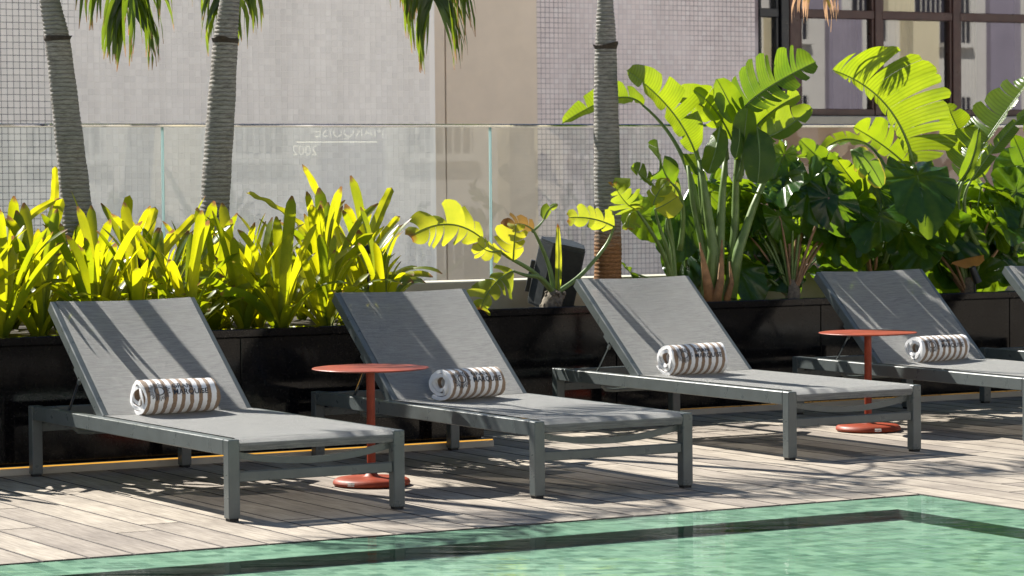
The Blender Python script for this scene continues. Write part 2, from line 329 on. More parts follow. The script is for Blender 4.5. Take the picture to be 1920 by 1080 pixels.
# ------------------------------------------------------------------ mesh helpers
class MB:
    def __init__(s): s.v = []; s.f = []; s.uv = []; s.mi = []
    def add(s, verts, faces, uvs=None, mi=0):
        o = len(s.v); s.v += [tuple(x) for x in verts]
        for f in faces:
            s.f.append([o+i for i in f]); s.mi.append(mi)
            s.uv.append([uvs[i] for i in f] if uvs else [(0, 0)]*len(f))
        return s
    def box(s, x0, x1, y0, y1, z0, z1, c=0, mi=0, mtx=None):
        X = ((x0+x1)/2, (y0+y1)/2, (z0+z1)/2); E = (abs(x1-x0)/2, abs(y1-y0)/2, abs(z1-z0)/2)
        if c <= 0:
            vs = [V((X[0]+a*E[0], X[1]+b*E[1], X[2]+d*E[2])) for a, b, d in product((-1, 1), repeat=3)]
            fs = [(0, 1, 3, 2), (4, 6, 7, 5), (0, 4, 5, 1), (2, 3, 7, 6), (0, 2, 6, 4), (1, 5, 7, 3)]
        else:
            idx = {}; vs = []
            for sg in product((-1, 1), repeat=3):
                for ax in range(3):
                    idx[sg, ax] = len(vs)
                    vs.append(V([X[k]+sg[k]*(E[k]-(0 if k == ax else c)) for k in range(3)]))
            fs = []
            for ax in range(3):
                a, b = [k for k in range(3) if k != ax]
                for sg in (-1, 1):
                    q = []
                    for sa, sb in ((-1, -1), (1, -1), (1, 1), (-1, 1)):
                        k = [0, 0, 0]; k[ax] = sg; k[a] = sa; k[b] = sb; q.append(idx[tuple(k), ax])
                    fs.append(q)
                for sa, sb in product((-1, 1), repeat=2):
                    k1 = [0, 0, 0]; k1[ax] = -1; k1[a] = sa; k1[b] = sb; k2 = list(k1); k2[ax] = 1
                    k1, k2 = tuple(k1), tuple(k2)
                    fs.append((idx[k1, a], idx[k2, a], idx[k2, b], idx[k1, b]))
            for sg in product((-1, 1), repeat=3): fs.append((idx[sg, 0], idx[sg, 1], idx[sg, 2]))
        if mtx: vs = [mtx @ v for v in vs]
        return s.add(vs, fs, None, mi)
    def tube(s, path, rad, n=10, cap=True, mi=0, flat=1.0, ref=None):
        path = [V(p) for p in path]; N = len(path)
        if not hasattr(rad, '__len__'): rad = [rad]*N
        vs = []; uvs = []; fs = []; prev = None
        for i, p in enumerate(path):
            t = (path[min(i+1, N-1)]-path[max(i-1, 0)]).normalized()
            if prev is None:
                a = V(ref) if ref else (V((0, 0, 1)) if abs(t.z) < .9 else V((1, 0, 0)))
            else: a = prev
            x = (a - t*a.dot(t)).normalized(); y = t.cross(x); prev = x
            for k in range(n):
                an = 2*math.pi*k/n
                vs.append(p + x*math.cos(an)*rad[i] + y*math.sin(an)*rad[i]*flat); uvs.append((i/(N-1), k/n))
        for i in range(N-1):
            for k in range(n): fs.append((i*n+k, i*n+(k+1) % n, (i+1)*n+(k+1) % n, (i+1)*n+k))
        if cap: fs.append(tuple(range(n))[::-1]); fs.append(tuple((N-1)*n+k for k in range(n)))
        return s.add(vs, fs, uvs, mi)
    def lathe(s, prof, n=40, cx=0, cy=0, mi=0):
        vs = []; fs = []; N = len(prof)
        for r, z in prof:
            for k in range(n):
                a = 2*math.pi*k/n; vs.append((cx+r*math.cos(a), cy+r*math.sin(a), z))
        for i in range(N-1):
            for k in range(n): fs.append((i*n+k, i*n+(k+1) % n, (i+1)*n+(k+1) % n, (i+1)*n+k))
        fs.append(tuple(range(n))[::-1]); fs.append(tuple((N-1)*n+k for k in range(n)))
        return s.add(vs, fs, None, mi)
    def mesh(s, name, mats, smooth=False, recalc=True, org=None):
        me = bpy.data.meshes.new(name)
        vs = s.v if org is None else [(a-org[0], b-org[1], c-org[2]) for a, b, c in s.v]
        me.from_pydata(vs, [], s.f)
        if not isinstance(mats, (list, tuple)): mats = [mats]
        for m_ in mats: me.materials.append(MAT[m_])
        lay = me.uv_layers.new(name='UVMap'); flat = []
        for u in s.uv:
            for a in u: flat += [a[0], a[1]]
        lay.data.foreach_set('uv', flat)
        me.polygons.foreach_set('material_index', s.mi)
        if recalc:
            bm = bmesh.new(); bm.from_mesh(me); bmesh.ops.recalc_face_normals(bm, faces=bm.faces); bm.to_mesh(me); bm.free()
        me.polygons.foreach_set('use_smooth', [bool(smooth)]*len(me.polygons))
        if smooth and smooth != 'all':
            try: me.set_sharp_from_angle(angle=math.radians(smooth if smooth is not True else 40))
            except Exception: pass
        me.update(); return me
    def build(s, name, mats, parent=None, smooth=False, recalc=True, org=None):
        return obj(name, s.mesh(name, mats, smooth, recalc, org), parent)
def obj(name, me, parent=None, loc=None, rot=None, scale=None):
    o = bpy.data.objects.new(name, me); COL.objects.link(o)
    if parent: o.parent = parent
    if loc is not None: o.location = loc
    if rot is not None: o.rotation_euler = rot
    if scale is not None: o.scale = (scale,)*3 if not hasattr(scale, '__len__') else scale
    return o
def tag(o, label=None, cat=None, group=None, kind=None):
    for k, v in (('label', label), ('category', cat), ('group', group), ('kind', kind)):
        if v: o[k] = v
    return o
def thing(name, label, cat, loc=(0, 0, 0), rz=0, group=None):
    return tag(obj(name, None, None, loc, (0, 0, rz)), label, cat, group)
def copy_tree(o, parent=None):
    c = o.copy(); COL.objects.link(c); c.parent = parent
    for ch in list(o.children): copy_tree(ch, c)
    return c
def bez(a, b, c, t): return a*(1-t)**2 + b*2*t*(1-t) + c*t*t
def thru(a, m_, c):
    """control point so that the curve passes through m_ half way"""
    return (V(m_) - V(a)*.25 - V(c)*.25)*2
ORD = ['first', 'second', 'third', 'fourth', 'fifth', 'sixth', 'seventh', 'eighth', 'ninth', 'tenth', 'eleventh', 'twelfth', 'thirteenth', 'fourteenth']

# ------------------------------------------------------------------ the setting
g = MB(); g.add([(-400, -400, -3), (400, -400, -3), (400, 400, -3), (-400, 400, -3)], [(0, 1, 2, 3)])
tag(g.build('ground', 'ground_paving'), kind='structure')

tr_ = MB().box(-12, 40, 4.76, 16.5, -2.9, -.7)
tag(tr_.build('bounce_slab', 'bounce_pale'), kind='structure')  # unseen slab, added to bounce sunlight onto the walls behind the glass
PX, PD = 7.10, .0            # pool edges: x = PX on the right, y = 0 along the loungers
# terrace slab (L-shaped round the pool) with planks as its pieces
d = MB()
d.box(-9, 24, .0, 4.7, -.6, -.026); d.box(PX, 24, -16, .0, -.6, -.026); d.box(-9, PX, -16, -7.6, -.6, -.026)
deck = tag(d.build('deck', 'deck_under'), kind='structure')
PW = .1645
plank_cache = {}
def plank_mesh(L):
    L = round(L, 2)
    if L not in plank_cache:
        pm = MB().box(-PW/2+.0030, PW/2-.0030, 0, L-.004, -.024, 0, .0034)
        for i, f in enumerate(pm.f):
            zs = [pm.v[k][2] for k in f]
            if min(zs) < -.0001 and max(abs(pm.v[k][0]) for k in f) > PW/2-.0070: pm.mi[i] = 1
        plank_cache[L] = pm.mesh('plank', ['deck', 'plank_edge'])
    return plank_cache[L]
def plank(x, y0, y1):
    obj('plank', plank_mesh(y1-y0), deck, (x, y0, rnd(-.0003, .0003)))
far = MB(); x = 3.43 - PW*4 + PW/2; k = 0
while x < 17.5:
    yb = 4.7 if x > 6.62 else 2.9
    if x < PX-.1: ys = .0
    else: ys = -4.2
    if x < 13.2:
        cuts = [ys]; c = ys + rnd(.5, 2.3)
        while c < yb-.4: cuts.append(c); c += 2.1
        cuts.append(min(yb, 3.75))
        for a, b in zip(cuts, cuts[1:]): plank(x, round(a, 2), round(b, 2))
    else: far.box(x-PW/2+.002, x+PW/2-.002, ys, min(yb, 3.75), -.024, 0)
    x += PW; k += 1
x = 3.43 - PW*5 + PW/2
while x > -9: far.box(x-PW/2+.002, x+PW/2-.002, 0, 2.9, -.024, 0); x -= PW
x = 24 - PW
while x > 17.6: far.box(x-PW/2+.002, x+PW/2-.002, -4.2, 3.75, -.024, 0); x -= PW
x = -9 + PW
while x < 24:
    if x > PX+.1: far.box(x-PW/2+.002, x+PW/2-.002, -16, -4.21, -.024, 0)
    else: far.box(x-PW/2+.002, x+PW/2-.002, -16, -7.62, -.024, 0)
    x += PW
tag(far.build('far_planks', 'deck', deck), kind='stuff')

# pool: overflow ledge just under the water, riser, floor
LZ, FZ = POOL_LEDGE_Z, POOL_FLOOR_Z = -.005, -.043
p = MB(); W1, W2 = .33, .41
def quad(mb, a, b, c, d_, mi=0): mb.add([a, b, c, d_], [(0, 1, 2, 3)], None, mi)
X0, Y0 = -9.0, -7.6
quad(p, (X0, -W1, LZ), (PX, -W1, LZ), (PX, 0, LZ), (X0, 0, LZ))
quad(p, (PX-W2, Y0, LZ), (PX, Y0, LZ), (PX, -W1, LZ), (PX-W2, -W1, LZ))
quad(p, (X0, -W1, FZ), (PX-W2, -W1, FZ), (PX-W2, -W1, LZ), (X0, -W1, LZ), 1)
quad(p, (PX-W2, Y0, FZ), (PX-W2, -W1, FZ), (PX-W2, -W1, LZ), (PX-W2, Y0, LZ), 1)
quad(p, (X0, Y0, FZ), (PX-W2, Y0, FZ), (PX-W2, -W1, FZ), (X0, -W1, FZ))
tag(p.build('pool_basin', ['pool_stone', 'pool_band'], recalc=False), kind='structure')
wq = MB(); quad(wq, (X0, Y0, -.0012), (PX, Y0, -.0012), (PX, 0, -.0012), (X0, 0, -.0012))
tag(wq.build('pool_water', 'water', recalc=False), kind='structure')

# ------------------------------------------------------------------ planters
def planter(label, x0, x1, y0, strip_x1):
    o = thing('planter', label, 'planter', (x0, y0, 0)); q = lambda mb, n, mt, **k: mb.build(n, mt, o, org=(x0, y0, 0), **k)
    yk = y0-.09
    q(MB().box(x0, x1, y0+.03, y0+.06, 0, .545), 'wall', 'planter_black')
    nx = max(1, round((x1-x0)/1.25)); w_ = (x1-x0)/nx
    for i in range(nx):
        q(MB().box(x0+i*w_+.002, x0+(i+1)*w_-.002, y0, y0+.028, .04, .543, .002), 'panel', 'planter_black')
    q(MB().box(x0-.004, x1+.004, y0-.018, y0+.07, .546, .584, .004), 'coping', 'planter_black')
    q(MB().box(x0, x1, y0+.07, 4.50, .38, .548), 'soil', 'soil')
    k = q(MB().box(x0, strip_x1, yk, y0-.003, 0, .030, .002), 'plinth', 'concrete')
    return o, k, yk
pl1, k1, yk1 = planter('glossy black planter box full of yellow bromeliads on the left', -2.0, 6.66, 2.80, 6.66)
s_ = MB().box(-2.0, 6.655, yk1+.002, yk1+.012, .031, .035).build('light_strip', 'light_strip', k1, org=(-2.0, 2.80, 0))
s_['label'] = 'thin warm glowing line along the plinth'
MB().box(6.632, 6.66, 2.831, 3.745, 0, .543).build('end_panel', 'planter_black', pl1, org=(-2.0, 2.80, 0))
pl2, k2, yk2 = planter('glossy black planter box set further back with the large leafy plants', 6.68, 17.0, 3.75, 17.0)
MB().box(6.68, 17.0, yk2+.002, yk2+.014, .031, .036).build('trim', 'brass_strip', k2, org=(6.68, 3.75, 0))

# ------------------------------------------------------------------ glass balustrade
GY = 4.60
bal = thing('glass_balustrade', 'frameless glass balustrade with slim polished rail behind the planters', 'balustrade', (3.93, GY, .3))
O = (3.93, GY, .3)
MB().box(-2, 17, 4.51, 4.75, -.6, .695, .006).build('kerb', 'concrete', bal, org=O)
xs = [.15, 2.04, 3.93, 5.82, 7.71, 9.60, 11.49, 13.38, 15.27]
for a, b in zip(xs, xs[1:]):
    pn = MB(); quad(pn, (a+.006, GY, .69), (b-.006, GY, .69), (b-.006, GY, 1.512), (a+.006, GY, 1.512))
    pane = pn.build('pane', 'rail_glass', bal, recalc=False, org=O)
    e = MB().box(a+.0025, a+.0055, GY-.006, GY+.006, .695, 1.512); e.box(b-.0055, b-.0025, GY-.006, GY+.006, .695, 1.512)
    e.build('pane_edge', 'rail_glass_edge', pane, org=O)
MB().box(-2, 17, GY-.022, GY+.022, 1.512, 1.530, .005).build('handrail', 'steel', bal, smooth=30, org=O)
def text_mesh(body, size, spacing=1.0, offset=0):
    cu = bpy.data.curves.new('text', 'FONT'); cu.body = body; cu.size = size; cu.space_character = spacing; cu.resolution_u = 3; cu.offset = offset
    o = bpy.data.objects.new('text', cu); COL.objects.link(o)
    dg = bpy.context.evaluated_depsgraph_get(); dg.update()
    me = bpy.data.meshes.new_from_object(o.evaluated_get(dg)); bpy.data.objects.remove(o)
    vs = [v.co.copy() for v in me.vertices]; fs = [tuple(f.vertices) for f in me.polygons]
    bpy.data.meshes.remove(me); return vs, fs
tx = MB()
def glass_text(body, size, x_right, z0, sp):
    vs, fs = text_mesh(body, size, sp)
    tx.add([(x_right - v.x, GY+.004, z0 + v.y) for v in vs], fs)
glass_text('MARQUISE', .085, (7.078, 4.600, 1.453)[0], (7.078, 4.600, 1.461)[2], 1.0)
glass_text('2002', .075, (6.689, 4.600, 1.365)[0], (6.689, 4.600, 1.368)[2], 1.0)
a_, b_ = (7.034, 4.600, 1.436), (6.565, 4.600, 1.448)
tx.box(b_[0], a_[0], GY+.0035, GY+.0045, a_[2]-.003, a_[2]+.003)
tl_ = tx.build('lettering', 'pale_lettering', bal, recalc=False, org=O); tl_['label'] = 'faint pale lettering seen mirrored on the glass'

# ------------------------------------------------------------------ buildings behind
TP = .05
tile_me = None
def tile_geo(mb, x, z, y, s=.0230, dth=.0015):
    a = s; b = s-.0022
    mb.add([(x-a, y, z-a), (x+a, y, z-a), (x+a, y, z+a), (x-a, y, z+a), (x-b, y-dth, z-b), (x+b, y-dth, z-b), (x+b, y-dth, z+b), (x-b, y-dth, z+b)],
           [(4, 5, 6, 7), (0, 1, 5, 4), (1, 2, 6, 5), (2, 3, 7, 6), (3, 0, 4, 7)])
bl = thing('tiled_building', 'pale grey mosaic tiled building wall behind the bromeliads', 'building', (9, 12.3, -3))
OB = (9, 12.3, -3)
MB().box(-6, 11.497, 12.3, 20, -3, 3.5).build('wall', 'grout_left', bl, org=(0, 0, 0)).location = (-9, -12.3, 3)
one = MB(); tile_geo(one, 0, 0, 0); one_me = one.mesh('tile', 'tile_grey')
tf = MB(); cnt = 0
for i in range(int((11.49-6.0)/TP)):
    for j in range(int(3.3/TP)):
        x = 6.0 + (i+.5)*TP; z = -.1 + (j+.5)*TP
        if 7.745 <= x < 8.2 and 1.2 < z < 2.85 and cnt < 300:
            cnt += 1
            obj('tile', one_me, bl, (x+rnd(-.0006, .0006)-9, rnd(-.0008, 0), z+rnd(-.0006, .0006)+3))
        else: tile_geo(tf, x+rnd(-.0006, .0006), z+rnd(-.0006, .0006), 12.3+rnd(-.0008, 0))
tag(tf.build('tile_field', 'tile_grey', bl, org=OB), kind='stuff')

br = thing('window_building', 'pinkish mosaic building with brown framed windows behind the big leaves', 'building', (17, 16, -3))
OR = (17, 16, -3)
q = lambda mb, n, mt, par=br, **k: mb.build(n, mt, par, org=OR, **k)
MB().box(14.608, 17.254, 16, 24, -3, 4.7).build('tiled_wall', 'grout_right', br).location = (-17, -16, 3)
q(MB().box(11.6, 13.575, 15.98, 24, -3, 4.7), 'plaster_wall', 'beige_wall')
q(MB().box(13.59, 14.606, 15.98, 24, -3, 4.7), 'plaster_wall', 'beige_wall')
q(MB().box(13.575, 13.59, 16.05, 24, -3, 4.7), 'joint', 'window_dark')
tf = MB()
for i in range(int((17.25-14.612)/TP)):
    for j in range(int(3.6/TP)):
        tile_geo(tf, 14.615+(i+.5)*TP+rnd(-.0005, .0005), -.1+(j+.5)*TP+rnd(-.0005, .0005), 16+rnd(-.0008, 0), .0223)
tag(q(tf, 'tile_field', 'tile_pink'), kind='stuff')
q(MB().box(17.256, 30, 16.02, 24, -3, 1.74), 'lower_wall', 'rust_wall')
q(MB().box(17.2, 30, 15.86, 16.4, 1.745, 1.835, .01), 'sill', 'sill_stone')
q(MB().box(17.256, 30, 16.02, 24, 4.6, 4.75), 'upper_wall', 'rust_wall')
# windows: each pane row a window with frame and panes
ZB, ZM, ZT = 1.842, 2.90, 4.58
cols = [(17.262, 17.50, 'window_dark'), (17.77, 18.72, 'window_brown'), (18.82, 19.75, 'window_brown'), (19.85, 21.3, 'window_brown'), (21.4, 22.8, 'window_brown')]
q(MB().box(17.52, 17.615, 15.96, 16.16, ZB, ZT, .004), 'post', 'window_dark'); q(MB().box(17.62, 17.745, 15.95, 16.16, ZB, ZT, .004), 'post', 'window_brown')
for i, (a, b, mt) in enumerate(cols):
    f = MB()
    if i: f.box(b+.004, b+.096, 15.97, 16.12, ZB, ZT, .006)
    f.box(a, b, 15.98, 16.10, ZB, ZB+.07, .006); f.box(a, b, 15.98, 16.10, ZM-.045, ZM+.045, .006); f.box(a, b, 15.98, 16.10, ZT-.08, ZT, .006)
    for x in (a+.014, b-.014): f.box(x-.013, x+.013, 15.99, 16.09, ZB+.071, ZM-.046, .003); f.box(x-.013, x+.013, 15.99, 16.09, ZM+.046, ZT-.081, .003)
    wdw = q(f, 'window', mt)
    for z0, z1 in ((ZB+.072, ZM-.047), (ZM+.047, ZT-.082)):
        pn = MB(); tw = rnd(-.006, .006)
        quad(pn, (a+.028, 16.04+tw, z0), (b-.028, 16.04-tw, z0), (b-.028, 16.04-tw, z1), (a+.028, 16.04+tw, z1))
        q(pn, 'pane', 'window_glass', wdw, recalc=False)
# the room behind the panes
r_ = MB(); r_.box(17.26, 29, 19.0, 19.1, 1.2, 4.6); r_.box(17.26, 29, 16.3, 19, 4.59, 4.598); r_.box(17.26, 29, 16.4, 19, 1.75, 1.80)
q(r_, 'room_wall', 'room_wall')
cu = MB()
for xa, xb in ((18.45, 18.75), (19.1, 19.5), (20.1, 20.35), (20.9, 21.5)):
    n = 16; vs = []; fs = []
    for i in range(n+1):
        x = xa+(xb-xa)*i/n; y = 16.35+.03*math.sin(i*2.2)
        vs += [(x, y, 1.82), (x, y, 4.58)]
    for i in range(n): fs.append((2*i, 2*i+2, 2*i+3, 2*i+1))
    c_ = MB().add(vs, fs); q(c_, 'curtain', 'curtain', smooth='all', recalc=False)

# building across the terrace, behind the camera: seen in the panes and in the glass
ob = thing('apartment_building', 'sunlit pale apartment building mirrored in the brown framed windows', 'building', (30, -24, -3))
OO = (30, -24, -3)
qq = lambda mb, n, mt, par=ob, **k: mb.build(n, mt, par, org=OO, **k)
qq(MB().box(-30, 80, -32, -24.3, -3, 8), 'wall', 'opposite_white')
x = -28; i = 0
while x < 78:
    kind_ = i % 4
    if kind_ == 0: qq(MB().box(x, x+.9, -24.3, -23.7, -3, 8), 'column', 'opposite_cream')
    elif kind_ == 2: qq(MB().box(x, x+1.1, -24.3, -24.1, -3, 8), 'cladding', 'opposite_brown')
    else:
        for z in (-1.2, 1.6, 4.8):
            wd = qq(MB().box(x+.1, x+1.3, -24.3, -24.22, z, z+1.7), 'window', 'opposite_dark')
            qq(MB().box(x, x+1.4, -24.3, -24.0, z-.12, z), 'window_sill', 'opposite_white', wd)
            bb = MB()
            for kx in range(7): bb.box(x+.2+kx*.17, x+.225+kx*.17, -24.2, -24.16, z, z+1.7)
            qq(bb, 'window_bars', 'opposite_white', wd)
    x += (1.3, 1.9, 1.5, 1.8)[kind_]; i += 1

# ------------------------------------------------------------------ loungers
LW, LL, LH = .731, 2.0, .3004
BY, BLEN, BANG = 1.265, .714, .6706
def make_lounger():
    root = thing('sun_lounger', '', 'sun lounger')
    rt = .046
    for x0 in (0, LW-rt):
        MB().box(x0, x0+rt, rt+.001, LL-rt-.001, LH-.058, LH, .003).build('side_rail', 'frame_paint', root)
        for y0 in (0, LL-rt):
            lg = MB().box(x0, x0+rt, y0, y0+rt, .010, LH, .003).build('leg', 'frame_paint', root)
            MB().box(x0+.005, x0+rt-.005, y0+.005, y0+rt-.005, 0, .011).build('foot_cap', 'black_rubber', lg)
    MB().box(rt+.0005, LW-rt-.0005, .010, .036, .143, .181, .003).build('stretcher', 'frame_paint', root)
    MB().box(rt+.0005, LW-rt-.0005, LL-.036, LL-.010, .19, .228, .003).build('stretcher', 'frame_paint', root)
    MB().box(rt+.0005, LW-rt-.0005, LL-.042, LL-.006, LH-.054, LH-.006, .003).build('head_bar', 'frame_paint', root)
    # bowed bar under the foot of the sling
    pts = []; n = 14
    for i in range(n+1):
        t = i/n; pts.append((rt+(LW-2*rt)*t, .05, LH-.058-.036*(1-(2*t-1)**2)))
    bb = MB()
    for i in range(n):
        a, b = pts[i], pts[i+1]; vs = []
        for q_ in (a, b): vs += [(q_[0], .038, q_[2]-.012), (q_[0], .062, q_[2]-.012), (q_[0], .062, q_[2]+.012), (q_[0], .038, q_[2]+.012)]
        bb.add(vs, [(0, 1, 5, 4), (1, 2, 6, 5), (2, 3, 7, 6), (3, 0, 4, 7)])
    bb.build('bowed_bar', 'frame_paint', root, smooth=30, recalc=False)
    MB().tube([(rt, .024, LH-.020), (LW-rt, .024, LH-.020)], .013, 12).build('end_bar', 'frame_paint', root, smooth=True)
    # seat sling
    s = MB(); nx, ny = 16, 44; vs = []; uv = []; fs = []
    xa, xb = rt-.006, LW-rt+.006
    def seat(u, v):
        y = .004+(BY+.02-.004)*v
        sag = .014*math.sin(math.pi*u)*min(1, v*3)*(1 if v < .9 else (1-v)*10)
        z = LH+.004-sag
        if v < .02: z -= (.02-v)*.9
        return (xa+(xb-xa)*u, y, z)
    for j in range(ny+1):
        for i in range(nx+1): vs.append(seat(i/nx, j/ny)); uv.append((i/nx*.66, j/ny*1.26))
    for j in range(ny):
        for i in range(nx): a = j*(nx+1)+i; fs.append((a, a+1, a+nx+2, a+nx+1))
    s.add(vs, fs, uv)
    # hem hanging over the end bar
    h = []; hf = []
    for i in range(nx+1):
        x = xa+(xb-xa)*i/nx; z0 = seat(i/nx, 0)[2]
        h += [(x, .004, z0), (x, .003, z0-.012), (x, .012, z0-.030)]
    for i in range(nx): hf += [(3*i, 3*i+1, 3*i+4, 3*i+3), (3*i+1, 3*i+2, 3*i+5, 3*i+4)]
    s.add(h, hf); s.build('seat_sling', 'sling', root, smooth='all', recalc=False)
    # backrest: everything in its own tilted frame
    br_ = obj('backrest', None)
    bpy.data.objects.remove(br_)
    T = Matrix.Translation((0, BY, LH)) @ Matrix.Rotation(BANG, 4, 'X')
    ra, rb = .035, LW-.035; bt = .036
    fr = MB()
    fr.box(ra, ra+bt, .0, BLEN, -.046, .004, .004, mtx=T); fr.box(rb-bt, rb, .0, BLEN, -.046, .004, .004, mtx=T)
    fr.box(ra+bt+.0005, rb-bt-.0005, BLEN-.036, BLEN-.002, -.042, -.004, .004, mtx=T)
    fr.box(ra+bt+.0005, rb-bt-.0005, .004, .034, -.044, -.010, .004, mtx=T)
    fo = fr.build('backrest_frame', 'frame_paint', root)
    bs = MB(); vs = []; uv = []; fs = []; nx, ny = 16, 26
    for j in range(ny+1):
        for i in range(nx+1):
            u, v = i/nx, j/ny
            zz = .0065-.016*math.sin(math.pi*u)*math.sin(math.pi*min(1, .08+v*.92))
            yy = v*(BLEN-.004)-.010*math.sin(math.pi*u)*v
            vs.append(T @ V((ra+.024+(rb-ra-.048)*u, yy, zz))); uv.append((u*.62, v*.7))
    for j in range(ny):
        for i in range(nx): a = j*(nx+1)+i; fs.append((a, a+1, a+nx+2, a+nx+1))
    bs.add(vs, fs, uv); bs.build('backrest_sling', 'sling', root, smooth='all', recalc=False)
    for x in (ra+.012, rb-.012):
        MB().tube([T @ V((x, .30, -.045)), V((x, BY+.40, LH-.012))], .006, 8).build('support_strut', 'steel', root, smooth=True)
        hk = MB(); hk.box(x-.006, x+.006, .30, .36, -.066, -.044, .002, mtx=T); hk.box(x-.006, x+.006, .285, .305, -.088, -.058, .003, mtx=T)
        hk.build('bracket', 'frame_paint', fo)
    MB().tube([(rt-.004, BY+.34, LH-.062), (rt+.02, BY+.34, LH-.085), (rt+.06, BY+.34, LH-.09), (LW-rt-.06, BY+.34, LH-.09), (LW-rt-.02, BY+.34, LH-.085), (LW-rt+.004, BY+.34, LH-.062)], .010, 8).build('adjuster_bar', 'frame_paint', root, smooth=True)
    return root
lg0 = make_lounger()
LG = [(4.3972, .6525, .0141, 'grey mesh sun lounger nearest the left edge, rolled towel at its backrest'),
      (5.7104, .6899, -.0007, 'grey mesh sun lounger with shaded backrest right of the nearer orange table'),
      (7.3918, 1.3834, .0116, 'grey mesh sun lounger in front of the loudspeaker and banana-like plant'),
      (8.7512, 1.4109, -.0406, 'grey mesh sun lounger in shade behind the farther orange table'),
      (10.038, 1.43, -.02, 'grey mesh sun lounger cut off by the right edge of the picture')]
for i, (x, y, a, lab) in enumerate(LG):
    o = lg0 if i == 0 else copy_tree(lg0)
    o.location = (x, y, 0); o.rotation_euler = (0, 0, a); o['label'] = lab; o['group'] = 'sun loungers in a row beside the pool'

# ------------------------------------------------------------------ side tables
def make_table():
    r = thing('side_table', '', 'side table')
    R, H = .2385, .48
    MB().lathe([(.02, H-.012), (.15, H-.0105), (R-.03, H-.008), (R-.006, H-.005), (R, H-.002), (R-.002, H), (R-.012, H+.0015), (.15, H+.0012), (.05, H+.001)], 64).build('table_top', 'table_paint', r, smooth=30)
    MB().tube([(0, 0, .03), (0, 0, H-.011)], .0175, 24).build('pole', 'table_paint', r, smooth=40)
    MB().lathe([(.145, .001), (.156, .006), (.1585, .014), (.154, .024), (.142, .031), (.10, .034), (.045, .036), (.030, .040), (.024, .048), (.019, .052)], 56).build('base', 'table_paint', r, smooth=40)
    st = MB(); vs = []; fs = []
    for i in range(5):
        a = math.radians(205+i*3.0)
        vs += [(.1590*math.cos(a), .1590*math.sin(a), .010), (.1555*math.cos(a), .1555*math.sin(a), .0243)]
    for i in range(4): fs.append((2*i, 2*i+2, 2*i+3, 2*i+1))
    st.add(vs, fs).build('sticker', 'sticker_white', r)
    return r
t0 = make_table()
for i, (x, y, rz, lab) in enumerate([(5.413, 1.506, 0, 'orange-red round pedestal table between the two nearest loungers'), (8.56, 2.382, .7, 'orange-red round pedestal table in front of the shaded lounger on the right')]):
    o = t0 if i == 0 else copy_tree(t0)
    o.location = (x, y, 0); o.rotation_euler = (0, 0, rz); o['label'] = lab; o['group'] = 'orange pedestal side tables'

